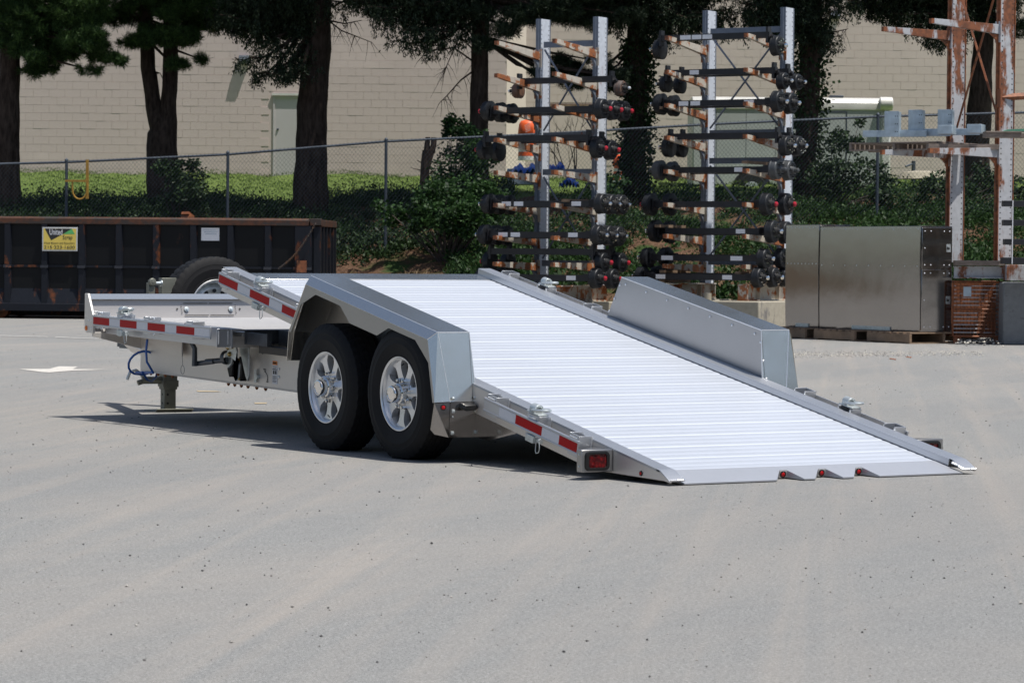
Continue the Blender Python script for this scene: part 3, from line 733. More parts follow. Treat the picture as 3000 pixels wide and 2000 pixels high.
def rim_meshes():
    out = {}
    b = B(); b.lathe([(-.097, .2045), (-.103, .2115), (-.103, .2175), (-.098, .2185), (-.094, .214), (-.090, .203), (-.075, .196), (-.05, .190), (.06, .183), (.09, .20), (.10, .215), (.098, .2045), (.06, .192), (-.04, .197), (-.08, .205)], 64, closed=True); out['rim'] = b
    s = B(); N = 7; f = -.062
    for k in range(N):
        a = 2*math.pi*k/N+.30
        M = RX(a)
        # spoke: wide at both ends, narrower in the middle
        L = [(.055, .034), (.085, .031), (.115, .026), (.145, .0255), (.168, .032), (.184, .048), (.1935, .070)]
        poly = [(-w_, r) for r, w_ in L]+[(w_, r) for r, w_ in L[::-1]]
        def xs(r): return f-.010+.018*((r-.055)/.14)**1.0*-1
        v = [(f-.012*(r/.19), y, r) for y, r in poly]+[(f+.030, y, r) for y, r in poly]
        n = len(poly); fs = [(i, (i+1) % n, n+(i+1) % n, n+i) for i in range(n)]
        h2 = len(L)
        for i in range(h2-1): fs += [(i, i+1, n-2-i, n-1-i), (n+i, n+i+1, 2*n-2-i, 2*n-1-i)]
        s.add(v, fs, M)
    s.lathe([(f-.004, 0), (f-.004, .078), (f+.002, .088), (f+.04, .09)], 40)
    out['spokes'] = s
    d = B(); d.lathe([(f+.05, .0), (f+.05, .17), (f+.10, .172), (f+.10, 0)], 40); out['brake_drum'] = d
    c = B(); c.lathe([(f-.003, .066), (f-.02, .064), (f-.045, .060), (f-.050, .052), (f-.085, .050), (f-.092, .047), (f-.094, .040), (f-.091, .036), (f-.091, 0)], 40); out['centre_cap'] = c
    g = B()
    for k in range(8):
        a = 2*math.pi*k/8+.2; y, z = .0825*math.cos(a), .0825*math.sin(a)
        g.lathe([(f+.0, .0135), (f-.022, .0125), (f-.024, .010), (f-.038, .009), (f-.040, 0)], 6, T4((0, y, z)))
    out['lug_nuts'] = g
    v_ = B(); v_.cyl((f-.03, .0, .185), (f-.045, .0, .170), .004, 6); out['valve_stem'] = v_
    return out
RM = rim_meshes(); MATW = {'rim': 'castrim', 'spokes': 'castrim', 'brake_drum': 'blackm', 'centre_cap': 'chrome', 'lug_nuts': 'chrome', 'valve_stem': 'blackm'}
RMM = {k: b.mesh(k, M_[MATW[k]], 30) for k, b in RM.items()}
for me in RMM.values(): fixn(me); me.set_sharp_from_angle(angle=math.radians(30))
for sg in (-1, 1):
    for i, y in enumerate((2.4186, 3.3159)):
        M = T4((sg*1.184, y, WZ)) @ (RZ(math.pi) if sg > 0 else I4)
        wv = bpy.data.objects.new('wheel', tyme); COL.objects.link(wv); wv.parent = TR; wv.matrix_basis = WM[TR.name].inverted() @ M; WM[wv.name] = M.copy()
        rot = RX((.25, 2.9, 1.1, 4.0)[i+(2 if sg > 0 else 0)])
        for k, me in RMM.items(): put(k, me, wv, M @ rot, kind='stuff' if k == 'lug_nuts' else None)
for y in (2.4186, 3.3159):
    b = B(); b.cyl((-1.1, y, WZ-.05), (1.1, y, WZ-.05), .055, 16)
    for sg in (-1, 1): b.box(min(sg*.72, sg*.78), max(sg*.72, sg*.78), y-.07, y+.22, WZ-.09, WZ+.03)
    mk('axle_beam', b, M_['black'], TR)
# spare wheel stood behind the bulkhead
Ms = T4((.085, 7.66, .775)) @ RZ(math.pi/2) @ RY(.05)
STB = tyre_builder(.392, .215)
o = mk('spare_wheel', STB, M_['tyre'], TR, Ms, smooth=30)
b = B(); b.lathe([(-.095, .2045), (-.101, .213), (-.096, .2175), (-.090, .205), (-.07, .195), (-.03, .188), (.09, .2), (.098, .2045), (.06, .192), (-.04, .197), (-.08, .205)], 56, closed=True); mk('spare_rim', b, M_['castrim'], o, Ms)
b = B(); b.lathe([(-.03, .19), (-.045, .17), (-.055, .15), (-.045, .11), (-.03, .09), (-.03, .055), (-.0, .055)], 48); mk('spare_disc', b, M_['zinc'], o, Ms)
for k in range(12):
    a = 2*math.pi*k/12; b = B(); b.lathe([(-.0525, .017), (-.0545, .016), (-.0546, 0)], 14, Ms @ T4((0, .135*math.cos(a), .135*math.sin(a)))); mk('vent_hole', b, M_['ink'], o)
# post and pin beside the spare
Mq = T4((-.30, 7.62, 0))
b = B(); b.box(-.06, .06, -.03, .03, .42, 1.005, Mq); sp_ = mk('spare_mount_post', b, M_['zincd'], TR, None, bev=.003)
b = B(); b.cyl(Mq @ Vector((-.06, -.02, .965)), Mq @ Vector((-.135, -.03, .965)), .014, 12); b.lathe([(0, .026), (.006, .024), (.008, .014)], 16, Mq @ T4((-.06, -.02, .965)) @ RZ(math.pi)); mk('mount_pin', b, M_['zinc'], sp_)
b = B(); b.box(-.175, -.125, -.05, -.03, .60, .99, Mq); b.box(-.165, -.12, -.02, .02, .60, .97, Mq); b.lathe([(0, .030), (.016, .028), (.02, 0)], 20, Mq @ T4((-.15, -.05, .975)) @ RZ(-math.pi/2)); mk('clamp_lever', b, M_['zincd'], sp_, None, bev=.003)

# fenders: sheet boxes carried by the tilting deck
def wy(u, n): p = MT @ Vector((0, u, n)); return (p.y, p.z)
def fender(sg):
    s_ = lambda x: sg*x
    XI, XO, XB = 1.0452, 1.2557, 1.3016
    Ft, Rt_ = (3.70, .3236), (2.13, .3236); Fb, Rb = (3.672, .2745), (2.160, .2745)
    pF0, pR0 = wy(*Ft), wy(*Rt_); pF1, pR1 = wy(*Fb), wy(*Rb)
    FL = (3.785, .712); FLb = (3.83, .528); RL = (1.973, .352)
    b = B()
    def q(pts): b.add([(s_(x), y, z) for x, y, z in pts], [tuple(range(len(pts)))])
    q([(XI, *pF0), (XO, *pF0), (XO, *pR0), (XI, *pR0)])                       # top
    q([(XO, *pF0), (XB, *pF1), (XB, *pR1), (XO, *pR0)])                       # bevel
    q([(XI, *pR0), (XO, *pR0), (1.20, *RL), (1.022, *RL)])                     # rear face
    n_ = (Vector((XB, *pR1))-Vector((XO, *pR0))).cross(Vector((1.20, *RL))-Vector((XO, *pR0))); yb_ = 1.978
    q([(XO, *pR0), (XB, *pR1), (XB, yb_, .349), (1.20, *RL)])               # rear bevel
    q([(XO, *pF0), (XB, *pF1), (XB, FL[0]-.02, FL[1]), (XO, FL[0], FL[1])])   # front bevel
    q([(XI, *pF0), (XO, *pF0), (XO, *FL), (XI, *FL)])
    q([(XI, *FL), (XO, *FL), (XO, *FLb), (XI, *FLb)]); q([(XO, *FL), (XB, FL[0]-.02, FL[1]), (XB, FLb[0]-.04, FLb[1]), (XO, *FLb)])
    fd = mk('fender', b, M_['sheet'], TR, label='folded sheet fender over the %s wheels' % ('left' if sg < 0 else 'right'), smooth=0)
    md = fd.modifiers.new('thick', 'SOLIDIFY'); md.thickness = .004; md.offset = -1
    md = fd.modifiers.new('edge', 'BEVEL'); md.width = .0035; md.segments = 2; md.angle_limit = math.radians(20)
    # outer side skin with the arches cut in steps
    arch = [(3.611, .881), (3.421, .945), (3.11, .883), (2.991, .781), (2.656, .716), (2.514, .763), (2.204, .702), (2.126, .639), (2.052+yb_-1.978, .576), (yb_+.022, .349)]
    outer = [(yb_, .349), (pR1[0]-.0, pR1[1]), (pF1[0], pF1[1]), (3.765, .710)]
    b = B(); poly = [(FL[0]-.045, FL[1]-.004)]+arch+outer
    import mathutils.geometry as mg
    tri = mg.tessellate_polygon([[Vector((y, z, 0)) for y, z in poly]]); n = len(poly)
    v = [(s_(XB-.0005), y, z) for y, z in poly]+[(s_(XB-.0045), y, z) for y, z in poly]
    b.add(v, [tuple(t_) for t_ in tri]+[tuple(n+i for i in t_)[::-1] for t_ in tri]+[(i, (i+1) % n, n+(i+1) % n, n+i) for i in range(n)])
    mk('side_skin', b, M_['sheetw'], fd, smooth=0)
    # inner wall
    z0 = lambda y: AZ+math.tan(AL)*y-.10
    b = B(); poly = [(FL[0], .53), (FL[0], FL[1]), pF0, pR0, RL, (2.0, .36)]
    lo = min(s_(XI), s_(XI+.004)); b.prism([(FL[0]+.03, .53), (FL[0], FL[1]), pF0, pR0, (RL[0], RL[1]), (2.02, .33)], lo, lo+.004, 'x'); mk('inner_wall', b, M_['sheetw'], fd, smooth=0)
    b = B(); xx = s_(1.10); b.box(min(s_(1.05), xx), max(s_(1.05), xx), 3.25, 3.27, .62, .93); mk('stiffener', b, M_['mill'], fd)
    b = B(); b.box(min(s_(.80), s_(1.044)), max(s_(.80), s_(1.044)), 2.35, 3.80, -.24, -.12); mk('splash_guard', b, M_['black'], fd, MT)
    b = B(); b.box(min(s_(1.03), s_(1.044)), max(s_(1.03), s_(1.044)), 3.30, 3.82, .53, .70); mk('splash_panel', b, M_['black'], fd)
    # edge seams
    b = B(); e_ = .0035
    for p, r_ in (([(XI, *pF0), (XI, *pR0), (1.022, *RL)], e_), ([(XO, *pF0), (XO, *pR0), (1.20, *RL)], e_), ([(XI, *pR0), (XO, *pR0), (XB, *pR1)], e_*.8)):
        P = [Vector((s_(x)+sg*-.0, y, z)) for x, y, z in p]; b.tube(P, r_, 6)
    mk('folded_edge', b, M_['castrim'], fd)
    if sg > 0:      # rivets seen on the inner face
        b = B(); RU = []
        for k in range(7): RU.append((Ft[0]-.06-k*(Ft[0]-Rt_[0]-.12)/6, Ft[1]-.035))
        for k, (uu, nn) in enumerate(((3.735, .27), (3.78, .17), (3.825, .075), (2.09, .25), (2.04, .145), (1.985, .045))): RU.append((uu-.03 if uu > 3 else uu+.03, nn))
        for (uu, nn) in RU: b.lathe([(0, .0085), (.003, .0075), (.005, .004), (.0055, 0)], 12, MT @ T4((XI-.001, uu, nn)) @ RZ(math.pi))
        mk('rivets', b, M_['castrim'], fd, kind='stuff')
    # mud panel hanging behind the rear wheel
    b = B()
    b.add([(s_(1.022), 1.972, .350), (s_(1.20), 1.972, .350), (s_(1.212), 1.968, .150), (s_(.99), 1.968, .148)], [(0, 1, 2, 3)])
    b.add([(s_(1.20), 1.972, .350), (s_(XB), yb_, .347), (s_(XB+.012), 1.998, .195), (s_(1.29), 1.995, .168), (s_(1.212), 1.968, .150)], [(0, 1, 2, 3, 4)])
    mp = mk('mud_panel', b, M_['cab'], TR, smooth=0); md = mp.modifiers.new('thick', 'SOLIDIFY'); md.thickness = .004; md.offset = 1
    b = B()
    for (x, z) in ((1.185, .30), (1.035, .305), (1.190, .175), (1.035, .178)): b.box(min(s_(x-.009), s_(x+.009)), max(s_(x-.009), s_(x+.009)), 1.958, 1.966, z-.010, z+.010)
    mk('bolt_plate', b, M_['zinc'], mp, bev=.001)
    b = B()
    for (x, z) in ((1.182, .30), (1.032, .305), (1.187, .175), (1.032, .178), (1.192, .268)): b.lathe([(0, .006), (.004, .005), (.005, 0)], 8, T4((s_(x), 1.957, z)) @ RZ(-math.pi/2))
    for (x, z) in ((1.183, .372), (1.040, .375)): b.lathe([(0, .009), (.006, .008), (.009, .004), (.01, 0)], 10, T4((s_(x), 1.966+.0, z)) @ RZ(-math.pi/2))
    mk('bolts', b, M_['zinc'], mp, kind='stuff')
    Mlp = T4((s_(1.245), 1.974, .322)) @ RZ(-math.pi/2-.3*sg*-1)
    b = B(); b.lathe([(0, .018), (.007, .017), (.007, .012)], 18, Mlp); mk('grommet', b, M_['gasket'], mp)
    b = B(); b.lathe([(.004, .012), (.009, .010), (.011, 0)], 16, Mlp); mk('marker_lens', b, M_['lensd'], mp)
    # licence lamp
    b = B(); Q = [(-.055, -.015), (-.045, .014), (.045, .016), (.058, .0), (.045, -.018), (-.03, -.024)]
    b.add([(s_(1.095)+x*.9, 1.968, .335+z) for x, z in Q]+[(s_(1.095)+x*.9, 1.915, .322+z*.95) for x, z in Q], [tuple(range(6)), tuple(range(6, 12))[::-1]]+[(i, (i+1) % 6, 6+(i+1) % 6, 6+i) for i in range(6)])
    mk('plate_lamp', b, M_['gasket'], mp, bev=.006)
    # side return panel of the mud guard towards the rail
    b = B(); xx = sorted((s_(1.028), s_(1.033)))
    b.prism([(1.965, .345), (1.965, .150), (1.83, .135), (1.40, .215), (1.385, .24), (1.37, .275), (1.75, .345)], xx[0], xx[1], 'x'); mk('side_return', b, M_['cab'], mp, smooth=0)
for sg in (-1, 1): fender(sg)

# tail lamps in folded boxes at the rear corners
for sg in (-1, 1):
    zb, zt_ = .043, .162; PA, PB = Vector((sg*1.242, .53, 0)), Vector((sg*1.0435, .53, 0))
    plan = [(PA.x, PA.y), (PB.x, PB.y), (PB.x, .72), (PA.x, .575)]
    b = B(); b.prism(plan, zb, zt_, 'z'); tl = mk('tail_lamp', b, M_['sheetw'], TR, None, bev=.003)
    e_ = (PB-PA).normalized(); out = Vector((e_.y, -e_.x, 0)); out = out if out.y < 0 else -out
    ML_ = T4((PA+PB)/2+Vector((0, 0, (zb+zt_)/2))) @ Matrix((e_, -out, Vector((0, 0, 1)))).transposed().to_4x4()      # local x along the face, -y outwards
    def rr(w_, h_, r_, n=5):
        P = []
        for (sx, sz, a0) in ((1, 1, 0), (-1, 1, 90), (-1, -1, 180), (1, -1, 270)):
            for k in range(n+1):
                a = math.radians(a0+90*k/n); P.append((sx*(w_-r_)+r_*math.cos(a), sz*(h_-r_)+r_*math.sin(a)))
        return P
    b = B(); A = rr(.079, .053, .026); A2 = rr(.075, .049, .024); C = rr(.057, .037, .014); C2 = rr(.054, .034, .012); n = len(A)
    b.add([(x, -.0005, z) for x, z in A]+[(x, -.012, z) for x, z in A2]+[(x, -.012, z) for x, z in C]+[(x, -.001, z) for x, z in C2], [(k*n+i, k*n+(i+1) % n, (k+1)*n+(i+1) % n, (k+1)*n+i) for k in range(3) for i in range(n)])
    mk('rubber_gasket', b, M_['gasket'], tl, ML_, smooth=50)
    b = B(); b.prism(C, -.007, -.0006, 'y'); mk('lens', b, M_['lens'], tl, ML_, bev=.002)
    b = B()
    for z in (zb+.03, zt_-.025): b.lathe([(0, .006), (.003, .0055), (.004, 0)], 10, T4((PA.x, .552, z)) @ RZ(math.pi if sg < 0 else 0))
    mk('rivets', b, M_['zinc'], tl, kind='stuff')
    Mlp = T4((sg*1.039, .262, .050)) @ RZ(math.pi if sg < 0 else 0)
    b = B(); b.lathe([(0, .014), (.005, .0135), (.005, .009)], 18, Mlp); o = mk('side_marker', b, M_['gasket'], TR)
    b = B(); b.lathe([(.003, .009), (.007, .008), (.009, 0)], 16, Mlp); mk('marker_lens', b, M_['lensd'], o)

# small print and marks
def text(txt, size, M, mat, parent, name='lettering', ext=.0006, sx=1.0, align='LEFT'):
    c = bpy.data.curves.new(name, 'FONT'); c.body = txt; c.size = size; c.extrude = ext; c.align_x = align; c.resolution_u = 2
    o = bpy.data.objects.new(name, c); COL.objects.link(o); bpy.context.view_layer.update()
    me = bpy.data.meshes.new_from_object(o.evaluated_get(bpy.context.evaluated_depsgraph_get())); bpy.data.objects.remove(o)
    me.materials.clear(); me.materials.append(mat); me.transform(Matrix.Diagonal((sx, 1, 1, 1)))
    return put(name, me, parent, M)
F, x = LABELM
side = F @ T4((x-.003, 0, 0)) @ Matrix(((0, 0, -1, 0), (-1, 0, 0, 0), (0, 1, 0, 0), (0, 0, 0, 1)))     # text plane facing -x, reading towards -y
wl = bpy.data.objects['warning_label']; mb = wl.parent
text('WARNING', .0165, side @ T4((-.340, .4545, 0)), M_['ink'], wl, sx=.72)
b = B()
for (z, a, c_) in [(.437, .0, .048), (.429, .004, .044), (.372, .0, .05), (.365, .0, .046), (.358, .0, .05), (.351, .0, .036), (.342, .0, .05), (.335, .0, .043)]: b.box(x-.0026, x-.0016, .340-c_*1.15, .340-a, z-.0014, z+.0014, F)
b.box(x-.0026, x-.0016, .28, .342, .415, .421, F); b.box(x-.0026, x-.0016, .286, .305, .386, .41, F); b.box(x-.0026, x-.0016, .315, .335, .386, .41, F)
mk('label_print', b, M_['ink'], wl, smooth=0, kind='stuff')
text('CLOSE', .014, side @ T4((-.475, .405, 0)), M_['ink'], mb, sx=.75)
text('OPEN', .014, side @ T4((-.430, .325, 0)), M_['ink'], mb, sx=.75)
b = B(); P = [F @ Vector((x-.002, .455-.04*k/10-.018*math.sin(math.pi*k/10), .397-.055*k/10)) for k in range(11)]; b.tube(P, .0018, 4)
b.add([F @ Vector(p) for p in ((x-.002, .443, .392), (x-.002, .463, .392), (x-.002, .455, .404))]+[F @ Vector(p) for p in ((x-.002, .405, .346), (x-.002, .425, .346), (x-.002, .415, .334))], [(0, 1, 2), (3, 4, 5)]); mk('arrow_mark', b, M_['ink'], mb, smooth=0)
kids()

# ================================================================ THE WAREHOUSE BEHIND THE LAWN
DW = 79.0
def wall_thing(name, label, D, X0, X1, z0, z1, blockmat, nparts, vis, recess=None, ang=0.0, H0=None):
    Mw = FR(BG(X0, D, 0), ang)          # local x along the wall, y into the building
    Lw = (X1-X0)/math.cos(ang)
    w_ = thing(name, (0, 0, 0), label, 'building', M=Mw)
    b = B(); hol = recess or []
    b.box(0, Lw, .008, .35, z0-1.2, z1); mk('mortar_wall', b, M_['mortar'] if blockmat is M_['block'] else blockmat, w_, Mw, smooth=0)
    bb = B(); bb.box(.003, .4064-.003, .0, .010, .0032, .2032-.0032); bme = bb.mesh('block', blockmat, None); fixn(bme)
    full = []; joined = B()
    nrow = int((z1-z0)/.2032)
    for r in range(-2, nrow):
        z = z0+r*.2032; off = -.2032 if r % 2 else 0
        x = off
        while x < Lw:
            xa, xb_ = max(0, x), min(Lw, x+.4064); x += .4064
            if xb_-xa < .06: continue
            if any(xa < h[1] and xb_ > h[0] and z < h[3] and z+.2032 > h[2] for h in hol): 
                continue
            dy = rnd.choice([0, 0, 0, 0, 0, -.001, -.0015, -.003, .001]); 
            P = Mw @ Vector(((xa+xb_)/2, 0, z)); d = P-CAM; dd = d.dot(_fw); u = 1500+F_PX*d.dot(_rt)/dd; v = 1000-F_PX*d.dot(_up)/dd
            isfull = xb_-xa > .40
            if isfull and vis(u, v) : full.append((abs(v-330)*.4+0*u, xa, dy, z))
            else: joined.box(xa+.0025, xb_-.0025, dy, .008, z+.0025, z+.2032-.0025)
    full.sort(); 
    for k, (_, xa, dy, z) in enumerate(full):
        if k < nparts: put('block', bme, w_, Mw @ T4((xa, dy, z)))
        else: joined.box(xa+.0025, xa+.4064-.0025, dy, .008, z+.0025, z+.2032-.0025)
    mk('more_blocks', joined, blockmat, w_, Mw, kind='stuff', smooth=0)
    b = B(); b.box(-.05, Lw+.0, -.06, .40, z1, z1+.25); mk('coping', b, M_['doorp'], w_, Mw)
    return w_, Mw
XL0 = XofU(4, DW); XL1 = XofU(1480, DW)
zb0 = 3.2032-.05
dx = XofU(800, DW)-XL0
WL, MWL = wall_thing('warehouse', 'long beige painted block warehouse wall with a grey door behind the big trunk', DW, XL0, XL1, zb0, zb0+.2032*32, M_['block'], 296, lambda u, v: 60 < u < 1470 and 20 < v < 520, [(dx-.02, dx+.94, zb0-.5, zb0+2.13)])
b = B(); b.box(dx+.02, dx+.93, .005, .07, zb0, zb0+2.06); dr = mk('door', b, M_['doorp'], WL, MWL)
b = B(); b.box(dx-.02, dx+.02, -.02, .05, zb0, zb0+2.10); b.box(dx+.93, dx+.97, -.02, .05, zb0, zb0+2.10); b.box(dx+.02, dx+.93, -.02, .05, zb0+2.06, zb0+2.10); mk('door_frame', b, M_['doorp'], dr, MWL)
b = B(); b.box(dx-.05, dx+1.0, -.06, .0, zb0+2.12, zb0+2.18); mk('door_canopy', b, M_['whitep'], dr, MWL)
b = B(); b.box(dx, dx+.95, -.03, .03, zb0-.06, zb0); mk('threshold', b, M_['whitep'], dr, MWL)
b = B(); b.lathe([(0, .03), (.05, .03), (.06, 0)], 12, MWL @ T4((dx+.10, .03, zb0+1.25)) @ RZ(-math.pi/2)); mk('door_knob', b, M_['steeld'], dr)
def wall_lamp(Mw, x, z, par):
    b = B(); b.prism([(0, z+.14), (-.14, z+.12), (-.20, z-.02), (-.16, z-.07), (0, z-.09)], x-.13, x+.13, 'x', Mw); mk('wall_lamp', b, M_['fpost'], par, bev=.008)
wall_lamp(MWL, XofU(712, DW)-XL0, ZofV(700, 178, DW), WL)
# cream pier turned towards the sun, then the deeper pinkish wall
Ap = -math.radians(48)
p0 = BG(XL1, DW+.002, 0); XP = XofU(1537, 79.6)
Mp = FR(p0, Ap); Lp = (XP-XL1)/math.cos(Ap)
pier = thing('rendered_pier', (0, 0, 0), 'cream rendered pier of the warehouse, sunlit beside the left rack', 'building', M=Mp)
b = B(); b.box(0, Lp, 0, .3, 2.2, 9.7); mk('pier_face', b, M_['render'], pier, Mp)
b = B(); b.box(-.03, Lp, -.05, .3, 9.7, 9.95); mk('coping', b, M_['doorp'], pier, Mp)
D2 = 79.0+(XP-XL1)*math.tan(-Ap); XR1 = XofU(3300, D2)
rx0 = XofU(1607, D2)-XP; rx1 = XofU(1752, D2)-XP; zt_ = ZofV(1650, 312, D2)
zr = 3.2032-.05
WR, MWR = wall_thing('warehouse_wing', 'pinkish beige painted block wing of the warehouse behind the two racks', D2, XP, XR1, zr, zr+.2032*32, M_['block2'], 296, lambda u, v: 1540 < u < 3000 and 60 < v < 500, [(rx0, rx1, zr-.6, zt_)])
b = B(); n = int((zt_-zr+.6)/.06)
b.box(rx0, rx1, .02, .05, zr-.6, zt_-.05); b2 = mk('roller_door', b, M_['block2'], WR, MWR)
b = B(); b.box(rx0-.05, rx1+.05, -.02, .03, zt_-.07, zt_+.06); mk('door_header', b, M_['paintb'] if 'paintb' in M_ else M_['wood'], b2, MWR)
wall_lamp(MWR, XofU(2437, D2)-XP, ZofV(2437, 47, D2), WR)

# ================================================================ CHAIN LINK FENCE
fe = thing('chain_link_fence', BG(0, FD, fbase(0)), 'grey chain link fence running along the top of the bank', 'fence')
b = B()
PU = [(-220, 0), (152, 0), (522, 0), (885, 0), (1252, 0), (1625, 0), (2013, 0), (2385, 0), (2760, 0), (3130, 0), (3500, 0)]
PX = [XofU(u*K, FD) for u, _ in PU]
for i in range(len(PX)-1):
    b = B(); b.cyl(BG(PX[i], FD, rail_z(PX[i])), BG(PX[i+1], FD, rail_z(PX[i+1])), .023, 8); mk('top_rail', b, M_['fpost'], fe)
for X in PX:
    b = B(); b.cyl(BG(X, FD, fbase(X)-.4), BG(X, FD, rail_z(X)+.03), .030, 8); b.lathe([(0, .036), (.03, .034), (.055, .01), (.058, 0)], 10, T4(BG(X, FD, rail_z(X)+.02)) @ RY(-math.pi/2)); mk('fence_post', b, M_['fpost'], fe)
# woven wire: diagonal wires clipped to the fence outline
V = []; Fc = []
def wire(p, q, r=.0021):
    d = (q-p).normalized(); a = d.cross(FWH).normalized()*r; c = FWH*r; o = len(V)
    for e_ in (p, q): V.extend([tuple(e_+a), tuple(e_-a*.5+c*.87), tuple(e_-a*.5-c*.87)])
    Fc.extend([(o, o+1, o+4, o+3), (o+1, o+2, o+5, o+4), (o+2, o, o+3, o+5)])
st = .0762; X0f, X1f = PX[0], PX[-1]; H = 2.06
n = int((X1f-X0f)/st)
zr_arr = [rail_z(X0f+i*st/2) for i in range(2*n+80)]
for s_ in (1, -1):
    for i in range(-int(H/st)*2-2, n*1+2):
        # one wire: x runs s_, height 0..H above the base line, following the slope
        xs = X0f+i*st if s_ > 0 else X0f+i*st+H*1.0
        pts = []
        N = 6
        for k in range(N+1):
            h = (H+.035)*k/N; X = xs+s_*h*.86
            if X < X0f or X > X1f: pts.append(None); continue
            pts.append(BG(X, FD-.03+.006*s_, rail_z(X)-2.06+h))
        for k in range(N):
            if pts[k] and pts[k+1]: wire(pts[k], pts[k+1])
me = bpy.data.meshes.new('chain_link_mesh'); me.from_pydata(V, [], Fc); me.materials.append(M_['fpost']); put('chain_link_mesh', me, fe, kind='stuff')
# yellow steel hanger on the fence
X = XofU(256, FD); z = rail_z(X)
b = B(); b.box(-.026, .026, -.03, .02, -.72, .03); Mh = FR(BG(X, FD-.06, z), 0)
hg = thing('fence_hanger', (0, 0, 0), 'yellow steel hook hanging from the fence rail near the left end', 'bracket', M=Mh)
mk('upright', b, M_['yellow'], hg, Mh)
b = B(); b.tube([(0, -.03, -.42)]+[(-.14+.14*math.cos(a), -.03, -.55-.18*math.sin(a)) for a in [math.pi*k/8 for k in range(9)]]+[(-.28, -.03, -.40)], .017, 6); b.box(-.42, -.02, -.05, -.02, -.40, -.36); mk('hook', b, M_['yellow'], hg, Mh)

# ================================================================ SCRAP SKIP
DS = 54.0
xr = XofU(907, DS)
As = math.radians(3.5)
Ms_ = FR(BG(xr, DS, 0), As)                # local x to the right, y away; the near right corner is the origin
sk = thing('scrap_skip', (0, 0, 0), 'long black rusty open scrap container with a yellow sign on its side', 'skip', M=Ms_)
Ls = 6.7; zt_s, zb_s = ZofV(500, 637, DS), .14
hz = lambda v: ZofV(500, v, DS)
b = B(); b.box(-Ls, 0, .05, .09, zb_s+.12, zt_s-.05); b.box(-Ls, 0, 2.33, 2.37, zb_s+.12, zt_s-.05); b.box(-Ls, -Ls+.05, .05, 2.37, zb_s+.12, zt_s-.05); b.box(-Ls, 0, .05, 2.37, zb_s+.05, zb_s+.12)
mk('side_panel', b, M_['skipd'], sk, Ms_, smooth=0)
b = B(); b.prism([(-.02, zt_s-.13), (-.02, zt_s-.03), (.02, zt_s), (.14, zt_s), (.14, zt_s-.13)], -Ls, -.02, 'x'); b.box(-Ls, 0, 2.30, 2.42, zt_s-.13, zt_s); mk('top_rim', b, M_['skiprim'], sk, Ms_, bev=.01)
b = B(); b.prism([(-.03, zb_s), (-.03, zb_s+.13), (.05, zb_s+.16), (.10, zb_s)], -Ls, 0, 'x'); mk('bottom_rail', b, M_['skipr'], sk, Ms_, bev=.006)
pitch = 110.3/F_PX*DS
zm = hz(781)
for k in range(11):
    xc = -.085-k*pitch if k else -.12
    wd = .07 if k else .16
    if k: xc = -.18-k*pitch+.10
    b = B(); lo = zb_s+.13; hi = zt_s-.13
    b.prism([(xc-wd, .05), (xc-wd+.02, -.015), (xc+wd-.02, -.015), (xc+wd, .05)], lo, zm-.04, 'z')
    b.prism([(xc-wd, .05), (xc-wd+.02, -.015), (xc+wd-.02, -.015), (xc+wd, .05)], zm+.012, hi, 'z')
    b.add([(xc-wd, -.012, zm+.012), (xc+wd, -.012, zm+.012), (xc+wd, -.035, zm-.04), (xc-wd, -.035, zm-.04), (xc-wd, .05, zm+.012), (xc+wd, .05, zm+.012), (xc+wd, .05, zm-.04), (xc-wd, .05, zm-.04)], [(0, 1, 2, 3), (4, 5, 1, 0), (3, 2, 6, 7), (0, 3, 7, 4), (1, 5, 6, 2)])
    mk('side_rib', b, M_['skipr'], sk, Ms_, smooth=0)
b = B(); b.box(-Ls, -.2, .02, .05, zm-.03, zm+.01); b.add([(-Ls, .049, zb_s+.40), (-.2, .049, zb_s+.40), (-.2, -.012, zb_s+.14), (-Ls, -.012, zb_s+.14)], [(0, 1, 2, 3)]); mk('mid_rail', b, M_['skipr'], sk, Ms_, smooth=0)
# end door with its own ribs
b = B(); b.box(.02, .07, .08, 2.36, zb_s+.1, zt_s-.1); ed = mk('end_door', b, M_['skipr'], sk, Ms_, smooth=0)
b = B(); b.box(.0, .20, .0, .16, zt_s-.12, zt_s+.0); b.box(.06, .20, .16, 2.40, zt_s-.14, zt_s-.02); mk('door_rim', b, M_['skiprim'], ed, Ms_, bev=.008)
for y in (.10, .55, 1.0, 1.5, 2.0, 2.34):
    b = B(); b.box(.07, .19, y-.06, y+.06, zb_s+.1, zt_s-.14); mk('door_rib', b, M_['skipr'], ed, Ms_, smooth=0)
b = B()
for x in (-5.6, -3.4, -.9):
    for y in (.45, 1.95): b.lathe([(-.12, 0), (-.12, .13), (.12, .13), (.12, 0)], 16, Ms_ @ T4((x, y, .132)) @ RZ(math.pi/2) @ RY(0))
mk('skip_rollers', b, M_['rust'], sk)
b = B(); b.box(-Ls, -.1, .75, .87, .05, .24, Ms_); b.box(-Ls, -.1, 1.55, 1.67, .05, .24, Ms_); mk('skid_rails', b, M_['skipr'], sk)
